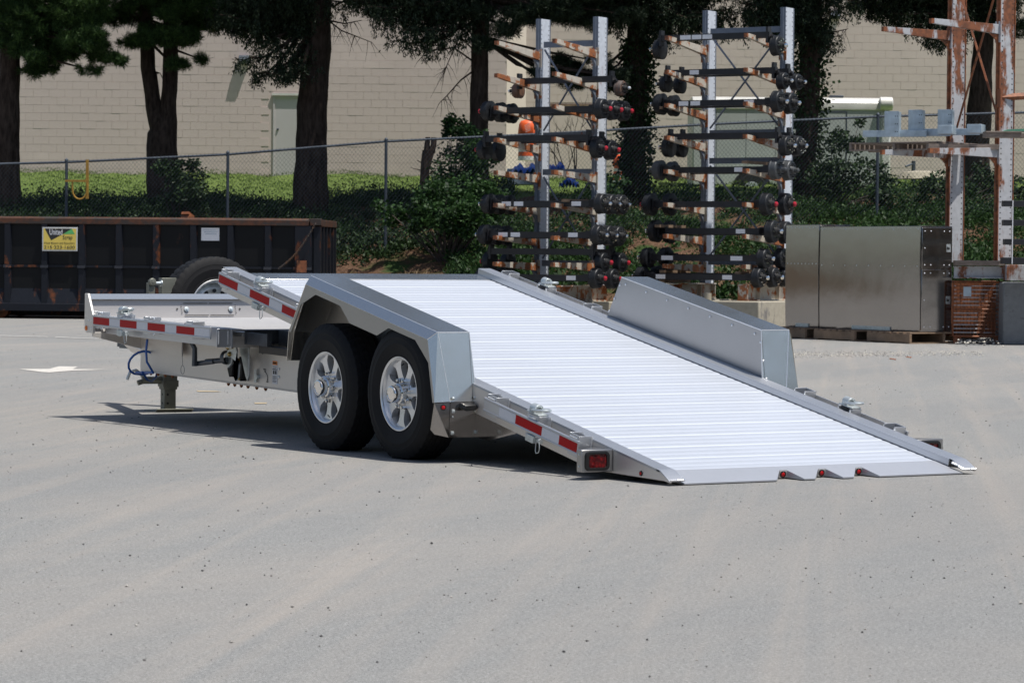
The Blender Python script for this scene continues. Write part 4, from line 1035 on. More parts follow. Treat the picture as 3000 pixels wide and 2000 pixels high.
# chain
pa, pb = W(924, 656, DS-.12), W(818, 786, DS-.14); b = B(); n = 30
for k in range(n):
    t_ = (k+.5)/n; c = pa.lerp(pb, t_)+Vector((0, 0, -.10*math.sin(math.pi*t_))); c2 = pa.lerp(pb, t_+.01)+Vector((0, 0, -.10*math.sin(math.pi*(t_+.01)))); d = (c2-c).normalized()
    s_ = d.cross(FWH).normalized() if k % 2 else FWH
    b.tube([c+d*(.035*math.cos(a))+s_*(.014*math.sin(a)) for a in [2*math.pi*i/8 for i in range(9)]], .0065, 5, cap=False)
mk('chain', b, M_['chainm'], sk)
b = B(); b.box(-.22, -.05, -.06, .0, hz(795), hz(760), Ms_); mk('latch_plate', b, M_['rust'], sk)
# sign, paper
def onS(u, v): return (XofU(u, DS)-xr), ZofV(u, v, DS)
x0, z1 = onS(116, 665); x1, z0 = onS(221, 736)
sgn = B(); sgn.box(x0, x1, -.045, -.030, z0, z1); sg_ = mk('company_sign', sgn, M_['signf'], sk, Ms_, bev=.004)
b = B(); m_ = .024; b.box(x0+m_, x1-m_, -.0475, -.044, z0+m_, z1-m_); mk('sign_face', b, M_['signy'], sg_, Ms_, smooth=0)
Wd, Hd = x1-x0-2*m_, z1-z0-2*m_; sx_ = lambda a: x0+m_+Wd*(a-345)/(1815-345); sz_ = lambda a: z1-m_-Hd*(a-315)/(1235-315)
b = B(); b.add([(sx_(405), -.049, sz_(315)), (sx_(1620), -.049, sz_(315)), (sx_(1235), -.049, sz_(545)), (sx_(690), -.049, sz_(825))], [(0, 1, 2, 3)]); mk('sign_black_wedge', b, M_['ink'], sg_, Ms_, smooth=0)
b = B(); b.add([(sx_(1620), -.0492, sz_(318)), (sx_(1750), -.0492, sz_(548)), (sx_(1235), -.0492, sz_(548))], [(0, 1, 2)]); mk('sign_green_wedge', b, M_['signg'], sg_, Ms_, smooth=0)
TS = Ms_ @ Matrix(((1, 0, 0, 0), (0, 0, -1, 0), (0, 1, 0, 0), (0, 0, 0, 1)))
def stext(s, xa, xb_, za, hgt, mat):
    o = text(s, 1.0, I4, mat, sg_); me = o.data; vs = np.zeros(len(me.vertices)*3); me.vertices.foreach_get('co', vs); vs = vs.reshape(-1, 3)
    w_ = vs[:, 0].max()-vs[:, 0].min(); h_ = vs[:, 1].max()-vs[:, 1].min()
    me.transform(T4((-vs[:, 0].min(), -vs[:, 1].min(), 0))); me.transform(Matrix.Diagonal(((xb_-xa)/w_, hgt/h_, 1, 1)))
    o.matrix_basis = WM[sg_.name].inverted() @ TS @ T4((xa, za, .050))
stext('United', sx_(620), sx_(1195), sz_(590), sz_(325)-sz_(590), M_['white'])
stext('Scrap', sx_(1215), sx_(1650), sz_(840), sz_(590)-sz_(840), M_['ink'])
stext('Metal Buyers and Recyclers', sx_(390), sx_(1745), sz_(1000), sz_(900)-sz_(1000), M_['ink'])
stext('215·223·1600', sx_(380), sx_(1760), sz_(1190), sz_(1050)-sz_(1190), M_['ink'])
x0, z1 = onS(585.6, 667); x1, z0 = onS(639, 705)
b = B(); b.box(x0, x1, .042, .048, z0, z1); pn = mk('paper_notice', b, M_['white'], sk, Ms_, smooth=0)
b = B(); 
for k, (a_, c_) in enumerate(((.1, .8), (.15, .9), (.2, .85))): b.box(x0+(x1-x0)*a_, x0+(x1-x0)*c_, .0405, .0415, z1-.045-.035*k, z1-.035-.035*k)
mk('notice_lines', b, M_['galv'], pn, Ms_, smooth=0, kind='stuff')
Mx = T4(W(556, 640, DS+.9)) @ RZ(.4)
b = B(); b.box(-.13, .10, -.1, .1, -.35, .02, RY(.5)); b.box(-.16, .0, -.09, .09, .0, .05, RY(.5)); tg = mk('scrap_piece', b, M_['rust'], None, Mx)
tag(tg, 'rusty bent scrap piece sticking up above the skip rim', 'scrap')

# ================================================================ CANTILEVER RACKS AND THEIR AXLES
AR = math.radians(32)
def rack(name, label, u1, ut, u2, D, zt1, zbase, paint, paintb, armmat, arms, ang, post_w=.075, post_d=.29, arm_len=1.3, foot=True):
    """origin at the left post's foot; local x runs post to post, -y is where the arms point"""
    P0 = BG(XofU(u1, D), D, 0)
    M = FR(P0, ang)
    # distance to the second post so that it stands at pixel column u2
    S = 1.0
    for _ in range(30):
        q = M @ Vector((S, 0, 2.5)); d = q-CAM; u = 1500+F_PX*d.dot(_rt)/d.dot(_fw); S += (u2-u)/F_PX*D/ math.cos(ang)*.7
    r = thing(name, (0, 0, 0), label, 'rack', M=M)
    for k, x in enumerate((0, S)):
        w2 = post_w/2
        b = B(); b.box(x-w2, x+w2, -.004, post_d, zbase, zt1); po = mk('upright', b, paint, r, M, smooth=0)
        b = B(); b.box(x-w2-.012, x+w2+.012, -.016, -.005, zbase, zt1-.002); b.box(x-w2*.35, x+w2*.35, -.030, -.0165, zbase, zt1-.006); b.box(x-w2-.012, x+w2+.012, post_d+.001, post_d+.012, zbase, zt1-.002); mk('upright_flange', b, paintb, po, M, smooth=0)
        b = B()
        z = zbase+.1
        while z < zt1-.05:
            for yy in (.030, post_d-.030): b.lathe([(0, .0115), (.0012, .011), (.0014, 0)], 6, M @ T4((x+w2, yy, z)))
            z += .0762
        mk('bolt_holes', b, M_['ink'], po, None, kind='stuff', smooth=0)
        if not foot: continue
        # foot beam in the arms' direction, on concrete
        b = B(); b.box(x-.10, x+.10, -1.35, .30, zbase-.02, zbase); b.box(x-.10, x+.10, -1.35, .30, zbase-.27, zbase-.25); b.box(x-.012, x+.012, -1.35, .30, zbase-.25, zbase-.02)
        for y in (-1.34, -.9, -.2, .28): b.box(x-.09, x+.09, y-.008, y+.008, zbase-.25, zbase-.02)
        mk('foot_beam', b, armmat, r, M, smooth=0)
    for (ls, zroot, tilt) in arms:
        for k in (0, 1):
            x = (0, S)[k]
            if not (ls & (k+1)): continue
            b = B(); dz = tilt
            L = arm_len
            v = [(x-.038, -.0, zroot-.085), (x+.038, -.0, zroot-.085), (x+.038, 0, zroot+.055), (x-.038, 0, zroot+.055), (x-.030, -L, zroot+dz-.035), (x+.030, -L, zroot+dz-.035), (x+.030, -L, zroot+dz+.035), (x-.030, -L, zroot+dz+.035)]
            b.add(v, [(0, 1, 2, 3), (4, 7, 6, 5), (0, 4, 5, 1), (1, 5, 6, 2), (2, 6, 7, 3), (3, 7, 4, 0)])
            a = mk('arm', b, armmat, r, M, bev=.003, smooth=0)
            b = B(); b.box(x-.07, x+.07, -.022, -.008, zroot-.20, zroot+.10); mk('arm_plate', b, armmat, a, M)
            b = B(); b.prism([(-.02, zroot-.09), (-.16, zroot-.075), (-.10, zroot-.12), (-.05, zroot-.17), (-.02, zroot-.28)], x-.02, x+.02, 'x'); mk('gusset', b, paintb, a, M, smooth=0)
            b = B(); b.box(x-.031, x+.031, -L-.05, -L, zroot+dz-.034, zroot+dz+.034); mk('end_cap', b, M_['rust'], a, M)
    return r, M, S
def zrow(v, u, D): return ZofV(u, v, D)
D1 = 51.6
def pix(P):
    d = P-CAM; k = d.dot(_fw); return 1500+F_PX*d.dot(_rt)/k, 1000-F_PX*d.dot(_up)/k
# left rack
yA = lambda y: y*.3188; yB = lambda y: 450+y*.3188
r1y = [yA(512), yA(800), yA(1085), yA(1372), yB(228), yB(520), yB(805), 752+8, 826]
zb1 = ZofV(1590, 833, D1)
arms1 = [(3, ZofV(1580, y, D1), t_) for y, t_ in zip(r1y[:7], (.13, .12, .11, .11, .06, .06, .05))]+[(3, ZofV(1580, 779, D1), .03)]
RK1, MR1, S1 = rack('cantilever_rack', 'tall blue grey cantilever rack with rusty arms full of black axles, left of the pair', 1573, 0, 1742, D1, ZofV(1590, 56, D1), zb1, M_['rackw'], M_['rackb'], M_['rackarm'], arms1, AR)
yC = yA; yD = yB
r2y = [yC(468), yC(768), yC(1062), yC(1352), yD(222), yD(515), yD(798), yD(1050)]
zb2 = ZofV(2075, 829, D1)
arms2 = [(3, ZofV(2065, y, D1), t_) for y, t_ in zip(r2y[:8], (.13, .12, .11, .11, .07, .06, .06, .03))]
RK2, MR2, S2 = rack('cantilever_rack', 'tall blue grey cantilever rack with rusty arms full of black axles, right of the pair', 2060, 0, 2290, D1, ZofV(2076, 31, D1), zb2, M_['rackw'], M_['rackb'], M_['rackarm'], arms2, AR)
def braces(r, M, S, zs):
    for i in range(len(zs)-1):
        za, zc = zs[i], zs[i+1]
        for (a_, c_) in ((za-.08, zc+.08), (zc+.08, za-.08)):
            b = B(); b.tube([(.08, .05+.012*(a_ > c_), a_), (S-.08, .05+.012*(a_ > c_), c_)], .018, 4); mk('cross_brace', b, M_['rackb'], r, M)
    for z in zs:
        b = B(); b.box(.08, S-.08, .03, .045, z-.05, z+.05); b.box(.08, S-.08, .045, .09, z+.035, z+.05); mk('tie_bar', b, M_['rackb'], r, M, smooth=0)
braces(RK1, MR1, S1, [ZofV(1690, v, D1-.5) for v in (127, 395, 500, 772)][:2]); braces(RK1, MR1, S1, [ZofV(1690, v, D1-.5) for v in (503, 772)])
braces(RK2, MR2, S2, [ZofV(2200, v, D1-.5) for v in (88, 388)]); braces(RK2, MR2, S2, [ZofV(2200, v, D1-.5) for v in (470, 768)])
# concrete blocks under the rack feet
def slab(name, M, x0, x1, y0, y1, z0, z1, mat, label, cat='concrete block'):
    b = B(); b.box(x0, x1, y0, y1, z0, z1); o = mk(name, b, mat, None, M, bev=.02); return tag(o, label, cat)
slab('concrete_block', MR1, -.35, .35, -1.45, .35, 0, zb1-.272, M_['conc'], 'pale concrete block under the left foot of the left axle rack')
slab('concrete_block', MR1, S1-.35, S1+.35, -1.45, .35, 0, zb1-.272, M_['conc'], 'pale concrete block under the right foot of the left axle rack')
slab('concrete_block', MR2, -.45, .38, -1.50, .35, 0, zb2-.272, M_['conc'], 'pale concrete block under the left foot of the right axle rack')
slab('concrete_block', MR2, S2-.75, S2+.38, -1.50, .35, 0, zb2-.272, M_['conc'], 'sunlit concrete block beneath the right rack, just left of the metal cabinets')
b = B(); b.cyl((S2-.62, -1.38, zb2-.272), (S2-.62, -1.38, zb2-.15), .06, 14); o = mk('short_pipe', b, M_['conc'], None, MR2); tag(o, 'short pale cylinder standing on the sunlit concrete block', 'cylinder')
# axles
def axle_parts(L, drop, drumr, caps, lug, hubm):
    P = []
    b = B(); s_ = .050
    b.box(-L/2+.14, L/2-.14, -s_, s_, -s_, s_); P.append(('tube', b, 'black', None))
    for sg in (-1, 1):
        zc = -drop
        x0 = sg*(L/2-.05)
        if drop > .05:
            b = B(); b.box(min(sg*(L/2-.20), sg*(L/2-.16)), max(sg*(L/2-.20), sg*(L/2-.16)), -.06, .06, -.13, .13)
            b.tube([(sg*(L/2-.13), 0, 0), (sg*(L/2-.10), .09, -drop*.6), (sg*(L/2-.08), .11, -drop)], .032, 6)
            P.append(('spring_bracket', b, 'black', None)); yc = .11
        else:
            b = B(); b.box(min(sg*(L/2-.30), sg*(L/2-.16)), max(sg*(L/2-.30), sg*(L/2-.16)), -.05, .05, -.05, .07)
            b.box(min(sg*(L/2-.19), sg*(L/2-.17)), max(sg*(L/2-.19), sg*(L/2-.17)), -.09, .09, -.10, .10)
            P.append(('spring_seat', b, 'black', None)); yc = 0
        M = T4((x0, yc, zc)) @ (I4 if sg > 0 else RZ(math.pi))
        b = B(); R = drumr
        b.lathe([(-.095, 0), (-.095, R*.93), (-.09, R*1.04), (-.070, R*1.04), (-.065, R*1.01), (.018, R*.985), (.030, R*.93), (.034, R*.80), (.030, R*.5), (.040, R*.45), (.048, 0)], 28, M)
        P.append(('brake_drum', b, hubm, None))
        b = B(); b.lathe([(.04, R*.42), (.075, R*.36), (.085, R*.26), (.125, R*.24), (.13, 0)], 18, M); P.append(('hub', b, 'blackm' if hubm != 'castd' else hubm, None))
        b = B(); n = 8
        for k in range(n):
            a = 2*math.pi*k/n; b.cyl(M @ Vector((.034, R*.62*math.cos(a), R*.62*math.sin(a))), M @ Vector((.085, R*.62*math.cos(a), R*.62*math.sin(a))), .012 if lug else .009, 6)
        P.append(('wheel_studs', b, 'chrome' if lug else 'black', 'stuff'))
        b = B(); b.lathe([(.128, R*.235), (.150, R*.22), (.162, R*.12), (.165, 0)], 16, M); P.append(('hub_cap', b, caps, None))
    return P
t = NT('cast_iron_grey'); t.set((.085, .09, .095), .5, .4); M_['castd'] = t.m
t = NT('satin_black_drum'); v = t.noise(t.co(), 8, 4); t.set(t.ramp(v, [(.3, (.008, .009, .011)), (.7, (.024, .026, .030))]), .45, .1, .3); M_['drum'] = t.m
M_['drumr'] = rusty('rusted_drum', (.10, .075, .065), .5, ((.20, .10, .06), (.12, .07, .05)), .6)
PROTO = {}
def proto(key, L, drop, R, caps, lug, hubm):
    if key in PROTO: return PROTO[key]
    Q = []
    for nm, b, mt, kd in axle_parts(L, drop, R, caps, lug, hubm):
        me = b.mesh(nm, M_[mt], 30); fixn(me); me.set_sharp_from_angle(angle=math.radians(30)); Q.append((nm, me, kd))
    PROTO[key] = Q; return Q
def put_axle(MR, S, key, spec, ur, vr, t_, beam_v, labels, label, ul=None):
    """right drum's middle at pixel (ur, vr); t_ = distance out along the arms from the uprights"""
    L, drop, R = spec[:3]; Q = proto(key, *spec)
    yc = (.11 if drop > .05 else 0)
    # solve x, z of the right drum in the rack's frame
    x, z = S+.6, 2.0
    for _ in range(40):
        P = MR @ Vector((x, -t_+yc, z)); u, v = pix(P); x += (ur-u)/F_PX*D1/math.cos(AR)*.8; z += (v-vr)/F_PX*D1*.9
    Ma = MR @ T4((x-(L/2-.05), -t_, z+drop))
    a = thing('trailer_axle', (0, 0, 0), label, 'axle', 'axles stored on the two cantilever racks', M=Ma)
    for nm, me, kd in Q: put(nm, me, a, Ma, kind=kd)
    for (x0_, x1_) in labels:
        b = B(); b.box(x0_, x1_, -.0535, -.0515, -.036, .036); pl = mk('paper_label', b, M_['white'], a, Ma, smooth=0)
    return a
A_ = lambda x, y: (1350+x*.3188, y*.3188); B_ = lambda x, y: (1350+x*.3188, 450+y*.3188)
C_ = lambda x, y: (1850+x*.3188, y*.3188); D_ = lambda x, y: (1850+x*.3188, 450+y*.3188)
LW = 2.35
red = (LW, .0, .165, 'redcap', False, 'drum'); redd = (LW, .17, .165, 'redcap', False, 'drum'); chr_ = (LW, .0, .165, 'chrome', True, 'drum'); chrd = (LW, .17, .165, 'chrome', True, 'drum'); chrs = (LW, .17, .14, 'chrome', False, 'drum')
old = (2.15, .15, .125, 'castrim', False, 'drumr'); gry = (LW, .0, .165, 'castd', False, 'castd'); big = (LW, .0, .185, 'redcap', True, 'drum'); bigc = (LW, .0, .185, 'chrome', True, 'drum')
lab2 = [(-.80, -.62), (-.56, -.38), (.55, .73)]
def row(MR, S, pts, ts, key, spec, labels, names):
    for i, ((u, v), t_, nm) in enumerate(zip(pts, ts, names)): put_axle(MR, S, key, spec, u, v, t_, None, labels if i == 0 else [], nm)
row(MR1, S1, [A_(1482, 812)], [.45], 'old', old, [], ['short axle with brown rusted drums, alone on an upper arm of the left rack'])
row(MR1, S1, [A_(1310, 1000), A_(1412, 1012), A_(1508, 1022)], [1.0, .62, .25], 'red', red, [], ['front of three red capped axles high on the left rack', 'middle of three red capped axles high on the left rack', 'rear of three red capped axles high on the left rack'])
row(MR1, S1, [A_(1270, 1362), A_(1388, 1378)], [1.0, .55], 'redd', redd, [], ['front drop axle with red caps, level with the orange barrels', 'rear drop axle with red caps, level with the orange barrels'])
row(MR1, S1, [B_(1310, 460), B_(1398, 466), B_(1488, 470)], [1.0, .65, .30], 'chr', chr_, lab2, ['front of three chrome studded axles with three white labels, left rack at bush height', 'middle of three chrome studded axles, left rack, upper chrome trio', 'rear of three chrome studded axles, left rack, upper chrome trio'])
row(MR1, S1, [B_(1280, 748), B_(1372, 752), B_(1460, 758)], [1.1, .75, .40], 'chr', chr_, lab2, ['front of three chrome studded axles, left rack, lower chrome trio', 'middle of three chrome studded axles, left rack, lower chrome trio', 'rear of three chrome studded axles, left rack, lower chrome trio'])
row(MR1, S1, [B_(1318, 1000), B_(1478, 1002)], [.95, .35], 'redd', redd, [], ['front plain black drop axle near the foot of the left rack', 'rear plain black drop axle near the foot of the left rack'])
row(MR1, S1, [B_(1262, 1145), B_(1405, 1150)], [1.05, .5], 'red', red, [(-.62, -.44), (.55, .73)], ['lowest front axle of the left rack, two white labels, partly behind the deck rail', 'lowest rear axle of the left rack, behind the labelled one'])
row(MR2, S2, [C_(1352, 420)], [1.0], 'chrd', chrd, [(-.62, -.42), (-.40, -.22), (-.20, -.02)], ['topmost axle of the right rack, with three white stickers in a row'])
row(MR2, S2, [C_(1405, 745), C_(1528, 757)], [.85, .40], 'chrs', chrs, [(-.55, -.38)], ['front small drum drop axle on the second arms of the right rack', 'rear small drum drop axle on the second arms of the right rack'])
row(MR2, S2, [C_(1362, 935), C_(1475, 950)], [1.0, .6], 'chrb', (LW, 0, .175, 'chrome', False, 'drum'), [(-.72, -.54), (-.50, -.32), (.50, .68)], ['front axle on wooden packing, third level of the right rack', 'rear axle on wooden packing, third level of the right rack'])
row(MR2, S2, [C_(1435, 1340), C_(1540, 1342)], [.95, .5], 'chrd', chrd, [], ['front chrome studded drop axle of the right rack, at fence rail height', 'rear chrome studded drop axle of the right rack, at fence rail height'])
row(MR2, S2, [D_(1345, 145), D_(1460, 155)], [.9, .5], 'gry', gry, [(.35, .50)], ['front axle with dull grey drums on the right rack', 'rear axle with dull grey drums on the right rack'])
row(MR2, S2, [D_(1262, 465), D_(1432, 465)], [1.0, .45], 'big', big, [], ['front large drum axle with red caps on the right rack', 'rear large drum axle with red caps on the right rack'])
row(MR2, S2, [D_(1310, 715), D_(1430, 725)], [.95, .5], 'bigc', bigc, [(.45, .62)], ['front large drum axle with one white label, above the bottom pile of the right rack', 'rear large drum axle above the bottom pile of the right rack'])
row(MR2, S2, [D_(1235, 965), D_(1395, 960)], [1.05, .5], 'chr', (LW, 0, .175, 'chrome', True, 'drum'), [(-.80, -.58), (.50, .72)], ['front axle of the pair resting on the bottom row, right rack', 'rear axle of the pair resting on the bottom row, right rack'])
row(MR2, S2, [D_(1185, 1140), D_(1318, 1135), D_(1428, 1132)], [1.15, .78, .42], 'chr', chr_, [(-.80, -.62), (.45, .63)], ['front of the three lowest axles of the right rack, on the foot beams', 'middle of the three lowest axles of the right rack, on the foot beams', 'rear of the three lowest axles of the right rack, on the foot beams'])
# timber packing pieces
def packing(MR, x, y0, y1, z, label):
    b = B(); b.box(x-.05, x+.05, y0, y1, z-.045, z+.0); o = mk('timber_packer', b, M_['wood'], None, MR); tag(o, label, 'timber')
for (MR, S, lst) in ((MR1, S1, [(-.35, yB(425), 'under the upper chrome trio at its left end'), (-.35, yB(710), 'under the lower chrome trio at its left end'), (S1+.10, yB(420), 'under the upper chrome trio at its right end')]), (MR2, S2, [(-.25, yC(985), 'under the labelled axle on the third level, left end'), (S2-.05, yC(975), 'under the labelled axle on the third level, right end'), (-.25, yD(655), 'above the lower left arm of the right rack'), (-.15, yD(1070), 'between the two lowest rows, left end'), (-.15, yD(1160), 'below the lowest row, left end'), (S2-.2, yD(1085), 'between the two lowest rows, right end'), (S2-.1, yD(70), 'on top of the grey drum axle')])):
    for x, v, lab in lst:
        # height from the pixel row at that column
        P = MR @ Vector((x, -.9, 2)); u, _ = pix(P); z = ZofV(u, v, (P-CAM).dot(FWH)); packing(MR, x, -1.15, -.25, z, 'weathered timber packer '+lab)

# ================================================================ RUSTY RACK WITH THE PALLET OF BRACKETS
D3 = 44.6; AR3 = math.radians(64)
zb3 = ZofV(2790, 768, D3)
arms3 = [(1, ZofV(2775, 103, D3), .04), (2, ZofV(2925, 76, D3-1.6), .06), (1, ZofV(2772, 447, D3), -.02), (2, ZofV(2925, 441, D3-1.6), -.01)]
RK3, MR3, S3 = rack('cantilever_rack', 'heavily rusted white rack at the right edge with steel brackets on a pallet', 2776, 0, 2922, D3, 6.6, zb3, M_['rackr'], M_['rust'], M_['rackr'], arms3, AR3, post_w=.08, post_d=.235, arm_len=1.12, foot=False)
b = B(); b.tube([(.1, .05, 5.2), (S3-.1, .05, ZofV(2915, 330, D3-1.6))], .02, 4); mk('cross_brace', b, M_['rust'], RK3, MR3)
b = B(); b.tube([(.1, .065, ZofV(2815, 375, D3)), (S3-.1, .065, 5.2)], .02, 4); mk('cross_brace', b, M_['rust'], RK3, MR3)
b = B(); b.tube([(S3, .05, ZofV(2950, 280, D3-1.6)), (S3+.3, 1.3, ZofV(2990, 262, D3-1.6))], .05, 4); mk('back_arm', b, M_['rust'], RK3, MR3)
b = B(); b.box(S3-.02, S3+.10, -.03, -.008, ZofV(2940, 310, D3-1.6), ZofV(2940, 255, D3-1.6)); mk('rust_plate', b, M_['rust'], RK3, MR3)
# base beam seen frontally, on a mesh crate and concrete
Mb = FR(BG(XofU(2795, 43.2), 43.2, 0), 0)
b = B(); z0, z1 = ZofV(2850, 815, 43.2), ZofV(2850, 780, 43.2); L3 = XofU(3100, 43.2)-XofU(2700, 43.2)
b.box(.012, 1.2, 0, .16, z1-.012, z1); b.box(.012, 1.2, 0, .16, z0, z0+.012); b.box(.012, 1.2, .06, .075, z0+.012, z1-.012); mk('base_beam', b, M_['rackr'], RK3, Mb, smooth=0)
def mesh_crate(x0, x1, z0, z1, y0, label):
    c = thing('wire_crate', (0, 0, 0), label, 'crate', M=Mb @ T4((x0, y0, z0)))
    for (a_, e_, n_) in (('v', 0, 15), ('h', 1, 15)):
        b = B()
        for k in range(n_):
            if a_ == 'v': x = x0+(x1-x0)*k/(n_-1); b.tube([(x, y0, z0), (x, y0, z1)], .006, 4); b.tube([(x, y0+.6, z0), (x, y0+.6, z1)], .006, 4)
            else: z = z0+(z1-z0)*k/(n_-1); b.tube([(x0, y0-.006, z), (x1, y0-.006, z)], .006, 4); b.tube([(x0, y0+.606, z), (x1, y0+.606, z)], .006, 4)
        mk('crate_wires', b, M_['rust'] if a_ == 'v' else M_['rackr'], c, Mb, kind='stuff', smooth=0)
    for k, (p, q_) in enumerate((((x0, y0, z0), (x1, y0, z0)), ((x0, y0, z1), (x1, y0, z1)), ((x0, y0, z0), (x0, y0, z1)), ((x1, y0, z0), (x1, y0, z1)), ((x0, y0+.6, z1), (x1, y0+.6, z1)), ((x0, y0, (z0+z1)/2), (x1, y0, (z0+z1)/2)))):
        b = B(); b.tube([p, q_], .016, 4); mk('crate_frame', b, M_['rust'], c, Mb)
    b = B(); b.box(x0+.02, x1-.02, y0+.30, y0+.32, z0+.01, z1-.02); mk('crate_divider', b, M_['rust'], c, Mb)
    for x in (x0+.06, x1-.06):
        b = B(); b.box(x-.05, x+.05, y0, y0+.1, 0.0, z0); mk('crate_foot', b, M_['rust'], c, Mb)
    return c
cx0 = XofU(2793, 43.3)-XofU(2795, 43.2); cx1 = XofU(2938, 43.3)-XofU(2795, 43.2)
cr = mesh_crate(cx0, cx1-.005, ZofV(2850, 985, 43.3), ZofV(2850, 826, 43.3), .05, 'rusty wire mesh crate under the rusted rack beam, beside the concrete block')
b = B(); b.box(cx0+.14, cx0+.25, .03, .04, ZofV(2850, 868, 43.3), ZofV(2850, 840, 43.3)); mk('tag_plate', b, M_['galv'], cr, Mb)
b = B(); b.box(XofU(2936, 43)-XofU(2795, 43.2), 1.9, -.35, .75, 0, ZofV(2950, 827, 43)); o = mk('concrete_block', b, M_['concg'], None, Mb, bev=.02); tag(o, 'large dark grey concrete block at the right edge of the picture', 'concrete block')
b = B(); x_ = XofU(2953, 42.9)-XofU(2795, 43.2); b.box(x_, 1.9, -.20, .1, ZofV(2950, 822, 43), ZofV(2950, 775, 43)); o = mk('steel_beam', b, M_['rackr'], None, Mb, bev=.006); tag(o, 'rusty bolted beam lying on the large grey concrete block', 'beam')
b = B(); b.box(.012, XofU(2945, 43.1)-XofU(2795, 43.2), -.05, .18, ZofV(2850, 778, 43.1), ZofV(2850, 763, 43.1)); o = mk('timber_beam', b, M_['woodg'], None, Mb, bev=.006); tag(o, 'long grey timber lying on the rusted base beam', 'timber')
# strapped stack of black bars, each bar a part
bs_ = thing('bar_stack', (0, 0, 0), 'strapped stack of spaced black steel bars at the right edge', 'bars', M=Mb)
for (u0, v0, v1) in ((2936.6, 588, 605), (2938, 644, 661), (2942, 700, 717), (2935, 754, 773)):
    b = B(); x = XofU(u0, 42.5)-XofU(2795, 43.2); b.box(x, x+1.6, -.75, -.55, ZofV(2950, v1, 42.5), ZofV(2950, v0, 42.5)); mk('steel_bar', b, M_['black'], bs_, Mb, bev=.004)
b = B(); x = XofU(2967, 42.4)-XofU(2795, 43.2); b.box(x-.006, x+.006, -.76, -.754, ZofV(2967, 773, 42.4), ZofV(2967, 587, 42.4)); mk('strap', b, M_['white'], bs_, Mb)
b = B(); b.box(x+.3, x+.4, -.74, -.56, 0.95, 1.15); b.box(x+1.0, x+1.1, -.74, -.56, ZofV(2950, 822, 43), 2.0); b.box(x+.36, x+.46, -.74, -.56, ZofV(2950, 822, 43), 2.0); mk('spacer', b, M_['wood'], bs_, Mb)

def pallet(M, Lx, Ly, label, mat='wood', nd=7, hgt=.14):
    p = thing('pallet', (0, 0, 0), label, 'pallet', M=M)
    for k in range(nd):
        y = (Ly-.095)*k/(nd-1); b = B(); b.box(rnd.uniform(-.01, .01), Lx+rnd.uniform(-.01, .01), y, y+.095, hgt-.020, hgt); mk('deck_board', b, M_[mat], p, M, bev=.003)
    for x in (0, Lx/2-.02, Lx-.04):
        b = B(); b.box(x, x+.04, .002, Ly-.002, .018, hgt-.021); mk('stringer', b, M_[mat], p, M, bev=.003)
    for y in (0, Ly/2-.045, Ly-.095):
        b = B(); b.box(0, Lx, y, y+.095, 0, .017); mk('bottom_board', b, M_[mat], p, M)
    return p
# pallet with steel brackets on the rusty rack's arms
zp = ZofV(2600, 449, 44)+.0
Pp = W(2487, 449, 44.6); Mpp = T4(Vector((Pp.x, Pp.y, Pp.z+.03))) @ (FR(Vector((0, 0, 0)), math.radians(38)))
pl = pallet(Mpp, 1.5, 1.15, 'thin grey pallet carried on the lower arms of the rusted rack', 'woodg', 9, .12)
Mp2 = FR(BG(XofU(2716, 43.4), 43.4, ZofV(2800, 437, 43.4)), 0)
b = B(); b.box(0, 1.0, 0, .28, 0, .035); b.box(.005, 1.01, .0, .27, .037, .075); o = mk('timber_boards', b, M_['woodg'], None, Mp2); tag(o, 'two pale boards stacked on the front arm below the bracket pallet', 'boards')
def zbracket(u, v, D, h, label, flip=1):
    P = W(u, v, D); M = FR(P, math.radians(20*flip))
    r_ = thing('steel_bracket', (0, 0, 0), label, 'bracket', M=M)
    b = B(); b.box(0, .20, 0, .008, 0, h); b.box(.2, .208, 0, .14, 0, h*.98); b.box(-.008, 0, 0, .05, 0, h); mk('upright_channel', b, M_['galv'], r_, M, bev=.002, smooth=0)
    b = B(); b.box(-.34, .60, .06, .068, 0, .095); b.box(-.34, .60, .068, .15, .088, .096); mk('base_channel', b, M_['galv'], r_, M, bev=.002, smooth=0)
    b = B()
    for z in (.2*h, .5*h, .8*h):
        for x in (.155, .185): b.lathe([(0, .008), (.001, .007), (.0012, 0)], 8, M @ T4((x, 0, z)) @ RZ(-math.pi/2))
    mk('bolt_holes', b, M_['ink'], r_, None, kind='stuff', smooth=0)
for (u, v, h, lab, fl) in ((2592, 401, .37, 'leftmost galvanised steel bracket standing on the high pallet', 1), (2662, 399, .38, 'middle galvanised steel bracket standing on the high pallet', 1), (2748, 396, .37, 'rightmost galvanised steel bracket standing on the high pallet, against the rusty post', 1)): zbracket(u, v, 44.2, h, lab, fl)
for (u, v, lab) in ((2746, 393, 'left of the two low galvanised channel ends on the high pallet'), (2832, 390, 'right of the two low galvanised channel ends on the high pallet')):
    M = FR(W(u, v, 43.4), math.radians(20)); b = B(); b.box(0, .21, 0, .3, 0, .125); o = mk('channel_piece', b, M_['galv'], None, M, bev=.004); tag(o, lab, 'steel channel')
Mg = FR(W(2888, 402, 42.6), 0)
b = B(); b.box(0, .9, 0, .3, 0, .06); b.box(.0, .5, -.02, .28, .062, .085); o = mk('timber_boards', b, M_['woodg'], None, Mg, bev=.003); tag(o, 'dark weathered boards lying across the right post of the rusted rack', 'boards')
b = B(); b.prism([(.26, .087), (.30, .11), (.5, .12), (.9, .16), (.9, .087)], .02, .25, 'y'); o = mk('folded_sheet', b, plain('green_sheet', (.08, .26, .17), .5), None, Mg); tag(o, 'green folded sheet lying on the dark boards at the right edge', 'sheet')

